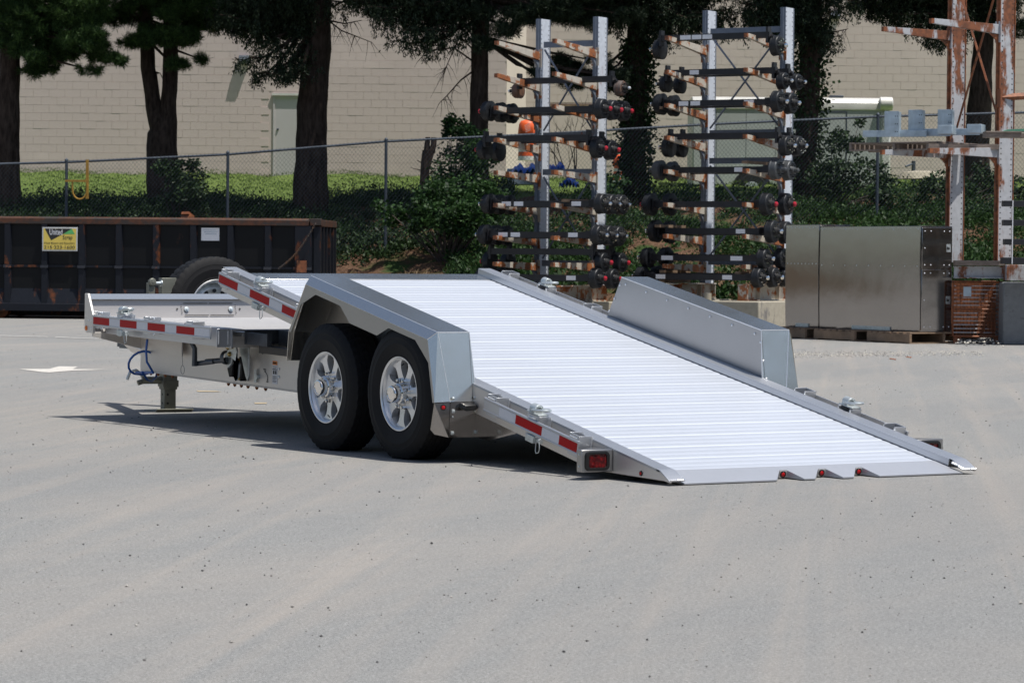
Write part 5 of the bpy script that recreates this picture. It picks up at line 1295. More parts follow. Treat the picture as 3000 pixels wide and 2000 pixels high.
# ================================================================ CABINETS ON PALLETS
DC = 43.1; Bc = BG(XofU(2697, DC), DC, 0)
ax = (_rt0*.87+FWH*.49).normalized(); ay = (-_rt0*.49+FWH*.87).normalized()
def MC(P): return T4(P) @ Matrix((ax, ay, Vector((0, 0, 1)))).transposed().to_4x4()
Mc = MC(Bc)
hc0, hc1 = .165, ZofV(2697, 662, DC)
def cabinet(M, Wd, Lc, z0, z1, label, doors=True):
    c = thing('metal_cabinet', (0, 0, 0), label, 'cabinet', M=M @ T4((0, 0, z0)))
    b = B(); N_ = 14
    L_ = [(-.012*(1-(2*k/N_-1)**2)+.0, z0+(z1-z0)*k/N_) for k in range(N_+1)]
    b.prism(L_+[(Wd, z1), (Wd, z0)], 0, Lc, 'y'); mk('body', b, M_['cab'], c, M, bev=.004, smooth=20)
    b = B(); b.box(-.008, -.0045, .015, Lc-.01, z1-.03, z1-.026); b.box(-.016, -.001, Lc*.28, Lc*.66, z0+.002, z0+.055); mk('seam_and_skid', b, M_['zinc'], c, M, smooth=0)
    b = B()
    for k in range(9):
        y = .06+(Lc-.12)*k/8
        for z in (z1-.045, z0+(z1-z0)*.62): b.lathe([(0, .010), (.003, .008), (.004, 0)], 8, M @ T4((-.012*(1-(2*(z-z0)/(z1-z0)-1)**2)-.0005, y, z)) @ RZ(math.pi))
    mk('rivets', b, M_['zinc'], c, None, kind='stuff')
    if doors:
        zm_ = z0+(z1-z0)*.594
        for (a_, e_, nm) in ((zm_+.008, z1-.02, 'upper'), (z0+.02, zm_-.008, 'lower')):
            b = B(); b.box(.012, Wd-.012, -.018, -.001, a_, e_); d = mk('door', b, M_['cab'], c, M, bev=.004)
            zl = a_+(e_-a_)*.5; b = B(); b.box(Wd-.115, Wd-.04, -.021, -.0185, zl-.055, zl+.055); lp = mk('latch', b, M_['zinc'], d, M, bev=.002)
            b = B()
            for x in (.06, Wd*.3, Wd*.72, Wd-.06):
                for z in (a_+.05, a_+(e_-a_)*.5, e_-.05):
                    if x in (Wd*.3, Wd*.72) and abs(z-(a_+e_)/2) < .01: continue
                    if x == Wd-.06 and abs(z-(a_+e_)/2) < .01: continue
                    b.lathe([(0, .010), (.003, .008), (.004, 0)], 8, M @ T4((x, -.0185, z)) @ RZ(-math.pi/2))
            mk('rivets', b, M_['white'], d, None, kind='stuff')
            b = B(); b.cyl(M @ Vector((Wd-.10, -.024, zl-.02)), M @ Vector((Wd-.10, -.024, zl+.02)), .008, 8); b.box(Wd-.09, Wd-.06, -.024, -.0215, zl-.02, zl+.01, M); mk('latch_handle', b, M_['ink'], d)
    return c
cabinet(Mc, .555, 2.45, hc0, hc1, 'tall brushed metal cabinet with two riveted latch doors, nearest on the pallets')
M2 = MC(Bc+ay*2.48-ax*.0); cabinet(M2, .555, .86, hc0, hc1+.03, 'tall brushed metal cabinet standing behind the one with latch doors')
b = B(); b.box(-.012, .0, -.012, .004, hc0, hc1+.02, M2); 
for k, (dy, dxx, lab) in enumerate(((-.10, -.25, 'wooden pallet under the near end of the cabinets'), (1.15, -.30, 'wooden pallet under the middle of the cabinets'), (2.42, -.28, 'wooden pallet under the far cabinet'))):
    pallet(Mc @ T4((dxx, dy, 0)), 1.22, 1.02, lab, 'wood', 7, .16)

# ================================================================ BEHIND THE FENCE: TRAILER, BARRELS, TARPS, BRANCHES
DV = 71.0
vx0, vx1 = XofU(2026, DV), XofU(2603, DV)
Mv = FR(BG(vx0, DV, 0), 0); Lv = vx1-vx0
zv = lambda v: ZofV(2300, v, DV)
et = thing('box_trailer', (0, 0, 0), 'pale mint enclosed box trailer with a rounded white roof edge behind the fence', 'trailer', M=Mv @ T4((Lv/2, 0, zv(545))))
b = B(); b.box(0, Lv, 0, 2.2, zv(545), zv(320)); mk('body', b, M_['mint'], et, Mv, bev=.03)
b = B(); P = [(-.02, zv(322)), (-.03, zv(300)), (.10, zv(287)), (.35, zv(283)), (2.2, zv(283)), (2.2, zv(322))]
b.prism(P, -.01, Lv+.02, 'x'); mk('roof', b, M_['whitep'], et, Mv, bev=.02, smooth=60)
b = B(); b.cyl((Lv-.25, -.02, zv(302)), (Lv+.05, -.02, zv(302)), .155, 16); mk('roof_corner', b, M_['whitep'], et, Mv, bev=.02)
b = B(); b.box(Lv-.22, Lv+.02, -.03, .1, zv(545), zv(325)); mk('corner_cap', b, M_['whitep'], et, Mv, bev=.05)
b = B(); b.box(Lv*.55, Lv*.775, -.01, .0, zv(540), zv(328)); dd = mk('side_door', b, M_['mint'], et, Mv)
b = B(); b.box(Lv*.775, Lv*.782, -.015, .0, zv(540), zv(326)); b.box(Lv*.55, Lv*.775, -.015, .0, zv(330), zv(326)); mk('door_gap', b, M_['fpost'], dd, Mv)
for k in (.12, .27, .42):
    b = B(); b.box(Lv*k, Lv*k+.006, -.004, .0, zv(540), zv(325)); mk('panel_seam', b, M_['fpost'], et, Mv)
b = B(); b.box(Lv*.70, Lv*.77, .3, .6, zv(283), zv(276)); mk('roof_vent', b, M_['fpost'], et, Mv, bev=.01)
b = B(); xw = XofU(2200, DV)-vx0; zw = zv(556)
b.lathe([(0, .0), (0, .17), (-.02, .19), (-.02, .34), (.03, .36), (.18, .36), (.2, .3)], 28, Mv @ T4((xw, -.02, zw)) @ RZ(math.pi/2)); mk('wheel', b, M_['rubber'], et)
b = B(); b.lathe([(-.025, 0), (-.03, .15), (-.02, .185)], 20, Mv @ T4((xw, -.02, zw)) @ RZ(math.pi/2)); mk('wheel_disc', b, M_['zinc'], et)
b = B(); P = [(xw+.46*math.cos(a), zw+.46*math.sin(a)) for a in [math.pi*k/14 for k in range(15)]]
b.prism([(p[0], max(p[1], zv(545))) for p in P], -.012, -.003, 'y'); mk('wheel_arch', b, M_['blackm'], et, Mv)
def barrel(u, D, vt, vb, label, top='orange'):
    P = BG(XofU(u, D), D, 0); zt, z0 = ZofV(u, vt, D), ZofV(u, vb, D); H_ = zt-z0; r = .21
    M = T4(Vector((P.x, P.y, z0))); o = thing('traffic_barrel', (0, 0, 0), label, 'barrel', M=M)
    N = 6
    for k in range(N):
        a_, e_ = H_*.62*k/N, H_*.62*(k+1)/N; rr_ = lambda h: r*(1.0-.22*h/H_)
        b = B(); b.lathe([(a_, 0), (a_, rr_(a_)), (e_-.004, rr_(e_)), (e_-.004, 0)], 18, RY(-math.pi/2)); mk('band', b, M_['orangep'] if k % 2 else M_['whitep'], o, M)
    # orange mesh bag pulled over the top
    b = B(); n = 9
    prof = [(H_*.60, r*.98), (H_*.64, r*1.06), (H_*.78, r*1.0), (H_*.90, r*.92), (H_*.97, r*.72), (H_*1.0, r*.2), (H_*1.0, 0)]
    b.lathe(prof, 12, RY(-math.pi/2)); b.v = [(x*(1+.10*math.sin(7*math.atan2(y, x))), y*(1+.10*math.sin(7*math.atan2(y, x))), z) for x, y, z in b.v]; mk('orange_cover', b, M_['orangep'], o, M, smooth=60)
    Mt = FR(Vector((P.x, P.y, z0+H_*.80)), 0) @ T4((0, -r*1.12, 0))
    b = B()
    for k in range(5): b.box(-.09+.012*k, .04+.012*k, -.002, 0, -.08+.034*k, -.068+.034*k, RY(-.5))
    mk('cover_print', b, M_['whitep'], o, Mt, kind='stuff', smooth=0)
    return o
barrel(1542, 68, 351, 470, 'white and orange traffic barrel with an orange cover, left of the left rack upright')
barrel(1820, 68, 452, 538, 'white and orange traffic barrel with an orange cover, right of the left rack')
def tarp(u0, u1, vt, vb, D, label, seed):
    R_ = random.Random(seed); X0, X1 = XofU(u0, D), XofU(u1, D); z1, z0 = ZofV(u0, vt, D), ZofV(u0, vb, D)
    nx_, ny_ = 26, 16; b = B(); vs = []
    ph = [R_.uniform(0, 6) for _ in range(6)]
    for i in range(nx_+1):
        for j in range(ny_+1):
            s_ = i/nx_; t_ = j/ny_; X = X0+(X1-X0)*s_
            h = max(0, math.sin(math.pi*min(1, max(0, s_))))**.5*(.72+.28*math.sin(7*s_+ph[0])+.12*math.sin(17*s_+ph[1]))
            prof = math.sin(math.pi*min(1, .06+t_*.94))**.45
            z = z0+(z1-z0)*h*prof+.03*math.sin(11*s_*3+9*t_+ph[2])+.02*math.sin(31*s_-17*t_+ph[3])
            vs.append(BG(X+.04*math.sin(9*t_+ph[4]), D-.45+.9*t_+.05*math.sin(23*s_+ph[5]), z))
    b.add(vs, [(i*(ny_+1)+j, (i+1)*(ny_+1)+j, (i+1)*(ny_+1)+j+1, i*(ny_+1)+j+1) for i in range(nx_) for j in range(ny_)])
    o = mk('tarpaulin', b, M_['tarp'], None, I4, smooth=20); return tag(o, label, 'tarp')
tarp(1497, 1585, 466, 516, 65.5, 'crumpled blue tarpaulin heap left of the left rack upright', 3)
tarp(1600, 1650, 468, 510, 65.5, 'small blue tarpaulin heap beneath the bare branches', 4)
tarp(1640, 1690, 518, 545, 65, 'low blue tarpaulin bundle in the weeds right of the branches', 5)
b = B(); P = BG(XofU(1530, 66.6), 66.6, 0); M = FR(P, 0)
b.box(-.35, .30, 0, .4, ZofV(1530, 540, 66), ZofV(1530, 492, 66), M); o = mk('plastic_crate', b, M_['galv'], None, bev=.02); tag(o, 'pale bin under the left blue tarpaulin', 'bin')
def branches(name, u, vb, D, H_, n, label, cat, mat='twig', spread=.5):
    o = thing(name, BG(XofU(u, D), D, ZofV(u, vb, D)), label, cat); b = B(); base = BG(XofU(u, D), D, ZofV(u, vb, D))
    def grow(p, d, L, r, lv):
        if lv < 0: return
        Pn = [p]; q = p.copy(); dd_ = d.copy()
        for k in range(4): dd_ = (dd_+Vector((rnd.uniform(-.25, .25), rnd.uniform(-.25, .25), rnd.uniform(-.1, .15)))).normalized(); q = q+dd_*L/4; Pn.append(q.copy())
        b.tube(Pn, [r*(1-.18*k) for k in range(5)], 4)
        for k in range(3): grow(Pn[rnd.randint(1, 4)], (dd_+Vector((rnd.uniform(-.9, .9), rnd.uniform(-.5, .5), rnd.uniform(-.2, .6)))).normalized(), L*.55, r*.5, lv-1)
    for k in range(n): grow(base+_rt0*rnd.uniform(-.2, .2), (Vector((0, 0, 1))+_rt0*rnd.uniform(-spread, spread)+FWH*rnd.uniform(-.3, .3)).normalized(), H_*rnd.uniform(.6, 1), .016, 2)
    mk('branches', b, M_[mat], o); return o
branches('bare_bush', 1660, 500, 65.5, 1.05, 7, 'bare twiggy bush behind the fence between the left rack uprights', 'bush')
b = B(); Mhy = T4(W(2676, 515, 75)); b.cyl((0, 0, -.3), (0, 0, .36), .05, 8); b.cyl((0, 0, .3), (-.25, 0, .22), .025, 6); o = mk('standpipe', b, M_['fpost'], None, Mhy); tag(o, 'small dark standpipe in the grass near the right wall', 'pipe')
b = B(); b.lathe([(-.02, 0), (0, .62), (.16, .5), (.20, .2), (.20, 0)], 20, T4(W(2700, 525, 74)) @ RY(-math.pi/2)); o = mk('manhole_mound', b, M_['conc'], None); tag(o, 'low round concrete cover in the grass near the right wall', 'manhole cover')

# ================================================================ TREES AND PLANTS
def leafmesh(name, C, Dr, Ln, Wd, mat, tri=False):
    """C centres (N,3), Dr directions, Ln lengths, Wd widths: one small folded leaf each"""
    C = np.asarray(C, float); Dr = np.asarray(Dr, float); N = len(C)
    Dr = Dr/np.maximum(1e-6, np.linalg.norm(Dr, axis=1))[:, None]
    R_ = nrg.normal(size=(N, 3)); S_ = np.cross(Dr, R_); S_ /= np.maximum(1e-6, np.linalg.norm(S_, axis=1))[:, None]
    Ln = np.broadcast_to(Ln, (N,))[:, None]; Wd = np.broadcast_to(Wd, (N,))[:, None]
    if tri:
        V = np.stack([C-S_*Wd*.5, C+S_*Wd*.5, C+Dr*Ln], 1); k = 3
    else:
        V = np.stack([C, C+Dr*Ln*.45+S_*Wd*.5, C+Dr*Ln, C+Dr*Ln*.45-S_*Wd*.5], 1); k = 4
    me = bpy.data.meshes.new(name); me.vertices.add(N*k); me.vertices.foreach_set('co', V.reshape(-1))
    me.loops.add(N*k); me.loops.foreach_set('vertex_index', np.arange(N*k, dtype=np.int32))
    me.polygons.add(N); me.polygons.foreach_set('loop_start', np.arange(0, N*k, k, dtype=np.int32)); me.polygons.foreach_set('loop_total', np.full(N, k, dtype=np.int32))
    me.update(calc_edges=True); me.materials.append(mat); return me
class Leaves:
    def __init__(s): s.C = []; s.D = []; s.L = []; s.W = []
    def add(s, C, D, L, W_):
        n = len(C); s.C.append(C); s.D.append(D); s.L.append(np.broadcast_to(L, (n,))); s.W.append(np.broadcast_to(W_, (n,)))
    def mesh(s, name, mat, tri=False): return leafmesh(name, np.concatenate(s.C), np.concatenate(s.D), np.concatenate(s.L), np.concatenate(s.W), mat, tri)
def weep_branch(br, lv, P0, P1, r0, hang, step=.055, side=1.0, sag=.25, dens=1.0):
    """a limb from P0 to P1 with curtains of hanging twigs"""
    P0, P1 = Vector(P0), Vector(P1); n = 9; P = []
    for k in range(n+1):
        t_ = k/n; q = P0.lerp(P1, t_); q.z += -sag*math.sin(math.pi*t_)+.0; q += Vector((rnd.uniform(-1, 1), rnd.uniform(-1, 1), rnd.uniform(-1, 1)))*.03; P.append(q)
    br.tube(P, [max(.006, r0*(1-.85*k/n)) for k in range(n+1)], 5)
    L = (P1-P0).length; d = (P1-P0).normalized(); sd = d.cross(Vector((0, 0, 1))).normalized()
    m = int(L/step*dens)
    for i in range(m):
        t_ = (i+rnd.random())/m
        if t_ < .12: continue
        k = min(n-1, int(t_*n)); q = P[k].lerp(P[k+1], t_*n-k)
        q2 = q+sd*rnd.uniform(-side, side)*.45*(.4+.6*math.sin(math.pi*min(1, t_*1.05)))+d*rnd.uniform(-.1, .1)
        h = hang*rnd.uniform(.25, 1.0)*(.55+.45*math.sin(math.pi*min(1, t_+.1)))
        nl = max(6, int(h/.0075*dens)); tt = nrg.random(nl)
        c = np.array(q2)[None]+np.stack([nrg.normal(0, .018+.02*tt), nrg.normal(0, .018+.02*tt), -h*tt], 1)
        c[:, 0] += .04*np.sin(tt*5+i); 
        D_r = np.stack([nrg.normal(0, .55, nl), nrg.normal(0, .55, nl), -np.abs(nrg.normal(.8, .4, nl))], 1)
        lv.add(c, D_r, nrg.uniform(.05, .10, nl), nrg.uniform(.016, .03, nl))
        nb = 14; tt = nrg.random(nb)[:, None]; lv.add(np.array(q)[None]*(1-tt)+np.array(q2)[None]*tt+nrg.normal(0, .02, (nb, 3)), nrg.normal(0, 1, (nb, 3)), .06, .02)
def pine_tufts(lv, C, R, n, per=60, ln=.14):
    n = int(n*1.9)
    """round cushions of long needles inside an ellipsoid"""
    for i in range(n):
        v = nrg.normal(size=3); v /= np.linalg.norm(v); v *= nrg.random()**.4
        c = np.array(C)+v*np.array(R)
        D_r = nrg.normal(size=(per, 3)); D_r[:, 2] += .4
        lv.add(np.repeat(c[None], per, 0)+nrg.normal(0, .02, (per, 3)), D_r, ln*nrg.uniform(.7, 1.1), .011)
def trunk(name, pts, mat, par, flare=1.0, seed=0):
    """pts: (world point, radius)"""
    b = B(); n = 16; P = []; 
    for i in range(len(pts)-1):
        (p, r), (q_, s_) = pts[i], pts[i+1]
        m = max(2, int((Vector(q_)-Vector(p)).length/.22))
        for k in range(m): P.append((Vector(p).lerp(Vector(q_), k/m), r+(s_-r)*k/m))
    P.append((Vector(pts[-1][0]), pts[-1][1]))
    vs = []; fs = []
    for i, (p, r) in enumerate(P):
        for k in range(n):
            a = 2*math.pi*k/n; rr_ = r*(1+.07*math.sin(3*a+i*.35+seed)+.05*math.sin(7*a-i*.7+seed)+.035*math.sin(i*1.9+seed+a))
            vs.append((p.x+rr_*math.cos(a), p.y+rr_*math.sin(a), p.z))
    for i in range(len(P)-1):
        for k in range(n): fs.append((i*n+k, i*n+(k+1) % n, (i+1)*n+(k+1) % n, (i+1)*n+k))
    b.add(vs, fs); return mk(name, b, mat, par, smooth=60)
def fill(u0, u1, v0, v1, n, R0=(.18, .42)):
    return [(rnd.uniform(u0, u1), rnd.uniform(v0, v1), rnd.uniform(-1.2, .9), rnd.uniform(*R0), rnd.uniform(.07, .16), rnd.randint(9, 20)) for _ in range(n)]
def tree(name, label, D, stems, base_v, limbs, tufts, up, mat, leafmat, extra=None, cat='pine tree', seed=1, dead=()):
    """stems: lists of (u, v, radius) from foot to top of picture; limbs: weeping limbs (u0,v0,d0,u1,v1,d1,hang); tufts: (u,v,dD,Rx,Rz,n)"""
    u0, v0, _ = stems[0][0]; base = W(u0, v0, D); 
    tr_ = thing(name, (base.x, base.y, base.z), label, cat)
    for st_ in stems:
        pts = [(W(u, v, D), r) for u, v, r in st_]
        pts[0] = (pts[0][0]-Vector((0, 0, .5)) if st_ is stems[0] else pts[0][0], pts[0][1])
        top, rt_ = pts[-1]; prev = pts[-2][0]; d = (top-prev).normalized(); d = (d*.5+Vector((0, 0, 1))*.5).normalized()
        pts.append((top+d*5, rt_*.72)); pts.append((top+d*5+Vector((0, 0, 8)), rt_*.2))
        trunk('trunk', pts, M_['bark'], tr_, seed=seed)
        # buttress roots
        if st_ is stems[0]:
            b = B()
            for k in range(6):
                a = k*1.05+seed; e_ = Vector((math.cos(a), math.sin(a), 0)); r = st_[0][2]
                b.tube([base+e_*r*.35+Vector((0, 0, .6)), base+e_*r*.6+Vector((0, 0, .2)), base+e_*r*1.15+Vector((0, 0, -.15))], [r*.3, r*.34, r*.18], 6)
            mk('root_flare', b, M_['bark'], tr_, smooth=60)
    br = B(); lv = Leaves()
    for (a_, b_, da, c_, e_, dc, hang) in limbs: weep_branch(br, lv, W(a_, b_, D+da), W(c_, e_, D+dc), .05, hang)
    for (u, v, dD, Rx, Rz, n) in tufts:
        c = W(u, v, D+dD); pine_tufts(lv, c, (Rx, Rx, Rz), n)
        br.tube([W(stems[-1][-1][0], min(v, 150)-40, D), c.lerp(W(stems[-1][-1][0], v-60, D), .4), c], [.04, .028, .01], 5)
    for pl_ in dead:
        pts = [W(u, v, D+dd_) for u, v, dd_ in pl_]
        br.tube(pts, [.022*(1-.7*i/(len(pts)-1)) for i in range(len(pts))], 4)
        for k in range(5*len(pts)):
            i = rnd.randrange(len(pts)-1); q = pts[i].lerp(pts[i+1], rnd.random()); dn = Vector((rnd.uniform(-.5, .5), rnd.uniform(-.3, .3), rnd.uniform(-.8, .15))); br.tube([q, q+dn*.2+Vector((0, 0, -.02)), q+dn*.45+Vector((rnd.uniform(-.05, .05), 0, -.08))], [.007, .005, .002], 3)
    # crown above the picture: it casts the shade on the bank and fills the sky side
    X0, nup, rad = XofU(u0, D), up[0], up[1]
    zlo, zhi = W(u0, -60, D).z+.75, 21.0
    for i in range(nup):
        z = zlo+(zhi-zlo)*rnd.random()**1.5; a = rnd.uniform(0, 2*math.pi); R_ = rad*(1-.75*(z-zlo)/(zhi-zlo))*rnd.uniform(.65, 1.05)
        c = BG(X0, D, z); e_ = c+Vector((math.cos(a)*R_, math.sin(a)*R_, rnd.uniform(-.9, .1)))
        br.tube([c, c.lerp(e_, .5)+Vector((0, 0, .15)), e_], [.05, .035, .012], 4)
        m = 120; tt = nrg.random(m)**.7
        cc = np.array(c)[None]*(1-tt[:, None])+np.array(e_)[None]*tt[:, None]+nrg.normal(0, 1, (m, 3))*np.array([.30, .30, .18])
        dr = nrg.normal(0, .7, (m, 3)); dr[:, 2] -= .6
        lv.add(cc, dr, nrg.uniform(.16, .30, m), nrg.uniform(.06, .12, m))
    mk('limbs', br, M_['bark'], tr_, smooth=60)
    me = lv.mesh('crown', leafmat); put('crown', me, tr_)
    return tr_
# generic visible curtain: fills the top band between two pixel columns
def curtain(u0, u1, v0, v1, n, hang, dd=(-1.2, .8), src=None):
    L = []
    for i in range(n):
        u = rnd.uniform(u0, u1); v = rnd.uniform(v0, v1); s = src if src is not None else (u0+u1)/2
        L.append((s+rnd.uniform(-10, 10), v-rnd.uniform(20, 110), rnd.uniform(-.2, .2), u, v, rnd.uniform(*dd), hang*rnd.uniform(.6, 1.1)))
    return L
tree('white_pine', 'dark pine cut by the left edge of the picture, with green needle cushions', 63, [[(24, 640, .27), (22, 500, .235), (28, 250, .215), (36, 0, .20)]], 640,
     [], [(120, 60, -.4, .9, .40, 95), (230, 30, -.6, .7, .35, 75), (150, 150, -.2, .65, .30, 70), (115, 205, -.1, .42, .16, 34), (235, 120, -.8, .5, .22, 46), (300, 165, -.4, .35, .14, 20), (20, 60, -.8, .5, .5, 50), (40, 130, -.9, .35, .25, 26), (340, 175, -.5, .25, .11, 13)]+fill(-30, 300, -60, 150, 34)+fill(80, 330, 40, 215, 14), (150, 3.6), M_['bark'], M_['pine'], seed=1)
tree('white_pine', 'double stemmed pine splitting into a fork above the fence, with bright needle cushions', 64, [[(478, 620, .33), (474, 470, .335), (478, 390, .30), (494, 330, .17), (500, 200, .155), (497, 0, .14)], [(478, 400, .26), (450, 320, .165), (433, 200, .150), (426, 0, .145)]], 620,
     [], [(500, 105, -.9, .42, .22, 60), (545, 110, -.7, .30, .20, 42), (430, 115, -1.0, .34, .15, 34), (380, 130, -.8, .25, .10, 12), (520, 190, -.7, .30, .12, 22), (340, 40, -.2, .6, .2, 34), (590, 175, -.5, .15, .10, 7), (620, 60, -.3, .5, .3, 44), (450, 10, -.4, .8, .22, 55)]+fill(300, 700, -70, 70, 40)+fill(400, 590, 60, 150, 8), (130, 3.4), M_['bark'], M_['pine'], seed=2,
     dead=[[(430, 60, 0), (380, 30, -.3), (330, 40, -.5), (300, 55, -.6)], [(430, 90, 0), (400, 60, -.3), (365, 20, -.5)], [(450, 210, 0), (470, 215, -.1)]])
tree('norway_spruce', 'thickest dark trunk in front of the grey door, with weeping spruce boughs', 63, [[(905, 615, .38), (912, 470, .33), (920, 250, .30), (930, 0, .275)]], 615,
     [(915, 60, 0, 690, 175, -1.2, .55), (920, 20, 0, 720, 120, -.8, .6), (905, 120, -.1, 760, 215, -1.3, .42), (900, 150, -.2, 830, 222, -1.2, .30), (915, 0, 0, 640, 60, -.6, .6), (915, -40, 0, 650, 20, .4, .7), (905, 90, -.2, 800, 190, -.9, .5), (900, 60, 0, 740, 235, -1.0, .22), (905, 130, -.3, 870, 190, -1.3, .4), (915, -20, 0, 620, 40, -.1, .75), (930, -30, 0, 1020, -10, -.8, .5)]+curtain(600, 900, -40, 60, 40, .6, src=915), [], (150, 3.6), M_['bark'], M_['needle'], cat='spruce tree', seed=3,
     dead=[[(935, 40, 0), (1000, 90, -.4), (1090, 125, -.8)], [(935, 55, 0), (1010, 70, -.4), (1060, 60, -.6)], [(940, 0, 0), (1040, 10, -.6), (1110, 70, -1.0)]])
tree('norway_spruce', 'slim dark trunk left of the left rack, boughs hanging in ragged strands', 62, [[(1400, 560, .24), (1404, 400, .185), (1405, 150, .175), (1408, 0, .17)]], 560,
     [(1400, -40, 0, 1100, 60, -1.0, .75), (1400, -10, 0, 1180, 90, -1.2, .75), (1400, 10, 0, 1250, 85, -1.0, .5), (1400, -60, 0, 1080, 20, -.6, .8), (1405, -20, 0, 1010, -5, -.7, .5), (1410, -30, 0, 1520, 20, -1.0, .35), (1400, 50, 0, 1140, 118, -1.1, .4)]+curtain(1000, 1340, -60, 20, 40, .55, src=1400),
     [(1420, 130, -.9, .32, .16, 20), (1480, 90, -.9, .35, .16, 24), (1545, 50, -.8, .5, .25, 46), (1650, 30, -.8, .6, .28, 70), (1740, 60, -.6, .4, .2, 30)]+fill(1330, 1850, -70, 60, 40)+fill(1560, 1840, 170, 250, 12), (140, 3.5), M_['bark'], M_['needle'], cat='spruce tree', seed=4,
     dead=[[(1400, 75, 0), (1345, 110, -.4), (1310, 190, -.7), (1290, 235, -.8)], [(1400, 160, 0), (1360, 120, -.3), (1300, 85, -.6), (1240, 110, -.8)], [(1398, 200, 0), (1350, 235, -.3), (1310, 280, -.5), (1285, 305, -.6)], [(1399, 190, 0), (1330, 140, -.4), (1250, 150, -.8), (1225, 180, -.9)], [(1402, 130, 0), (1350, 60, -.3), (1260, 25, -.5)]])
tree('norway_spruce', 'ivy clad dark trunk standing between the two axle racks', 62.5, [[(1858, 600, .30), (1860, 450, .235), (1864, 200, .215), (1872, 0, .21)]], 600,
     [(1870, -10, 0, 1990, 60, -1.0, .55), (1870, -40, 0, 2060, 50, -1.1, .6), (1870, -60, 0, 2120, 70, -.9, .7), (1870, 0, 0, 1960, 90, -.8, .5), (1870, -30, 0, 1790, 40, -1.0, .5), (1870, -50, 0, 1740, 10, -1.0, .5), (1870, -70, 0, 2160, 60, -.6, .8), (1872, -20, 0, 2010, 110, -.7, .35), (1868, -10, 0, 1950, 130, -.6, .3)]+curtain(1740, 2160, -70, 40, 54, .6, src=1870), [(1700, 20, -.6, .5, .22, 44), (1770, 215, -.2, .30, .13, 20), (1700, 225, .3, .4, .14, 26), (1820, 235, -.3, .25, .1, 12), (1640, 5, -.4, .6, .2, 46)], (150, 3.6), M_['bark'], M_['needle'], cat='spruce tree', seed=5)
tree('norway_spruce', 'dark trunk behind the right rack with leafy shoots on both sides', 62.5, [[(2355, 590, .27), (2358, 450, .235), (2372, 200, .215), (2382, 0, .21)]], 590,
     [(2380, -10, 0, 2230, 60, -1.0, .6), (2380, -30, 0, 2190, 90, -1.0, .65), (2380, -40, 0, 2260, 110, -.8, .45), (2380, -50, 0, 2520, 10, -1.0, .45), (2380, -60, 0, 2150, 40, -.8, .7), (2384, 10, 0, 2425, 90, -.9, .35), (2384, 60, -.1, 2440, 130, -.9, .30), (2380, 30, -.1, 2310, 100, -.9, .35)]+curtain(2150, 2440, -70, 50, 44, .6, src=2380), [], (140, 3.5), M_['bark'], M_['needle'], cat='spruce tree', seed=6,
     dead=[[(2388, 60, 0), (2420, 40, -.1), (2450, 30, -.1)], [(2390, 115, 0), (2440, 95, 0), (2485, 85, 0)], [(2392, 125, 0), (2430, 110, 0), (2470, 103, 0)]])
tree('norway_spruce', 'leaning dark trunk at the right edge behind the rusted rack, boughs weeping over the wall', 65.5, [[(2850, 560, .30), (2858, 450, .29), (2872, 250, .235), (2893, 0, .19)]], 560,
     [(2890, -60, 0, 2560, 20, -1.0, .7), (2890, -40, 0, 2620, 40, -1.2, .75), (2890, -20, 0, 2680, 70, -1.2, .8), (2890, -50, 0, 2520, 10, -.6, .6), (2890, -30, 0, 2740, 30, -1.0, .7), (2890, 0, 0, 2960, 40, -.8, .5), (2890, 20, 0, 2985, 80, -.6, .3), (2885, -20, 0, 2700, 115, -1.1, .62), (2890, -70, 0, 2460, 0, -.8, .4), (2885, -10, 0, 2760, 80, -.9, .5)]+curtain(2480, 2990, -70, 10, 60, .6, src=2890), [(2990, 85, -.6, .3, .2, 20)], (140, 3.6), M_['bark'], M_['needle'], cat='spruce tree', seed=7)
# random points in an ellipsoid, for bushes and the unseen belt added for reflections
def cloud(C, R_, n, up=.3):
    v = nrg.normal(size=(n, 3)); v /= np.linalg.norm(v, axis=1)[:, None]; v *= (nrg.random(n)**.35)[:, None]
    return np.array(C)[None]+v*np.array(R_)[None]
# ivy on trunks
def ivy(u0, v0, u1, v1, D, r, n, label, spread=.10, mat='ivy', sz=(.05, .10)):
    a, c = W(u0, v0, D), W(u1, v1, D); t_ = nrg.random(n)[:, None]; ang = nrg.uniform(0, 2*math.pi, n)
    rr_ = r+np.abs(nrg.normal(0, spread, n)); P = np.array(a)[None]*(1-t_)+np.array(c)[None]*t_
    P[:, 0] += rr_*np.cos(ang); P[:, 1] += rr_*np.sin(ang)
    D_r = np.stack([np.cos(ang), np.sin(ang), nrg.normal(-.3, .6, n)], 1)+nrg.normal(0, .5, (n, 3))
    o = thing('climbing_ivy', tuple(a), label, 'ivy'); lf = nrg.uniform(*sz, n)
    put('leaves', leafmesh('leaves', P, D_r, lf, lf*.85, M_[mat]), o)
    b = B(); b.tube([a+Vector((r+.01, 0, 0)), a.lerp(c, .5)+Vector((r, .05, 0)), c+Vector((r, 0, 0))], .012, 5); mk('stem', b, M_['twig'], o); return o
ivy(1862, 580, 1868, 110, 62.4, .20, 4200, 'dark ivy wrapped round the trunk between the two racks')
ivy(2360, 560, 2376, 60, 62.4, .20, 2600, 'leafy ivy climbing the trunk behind the right rack', .13)
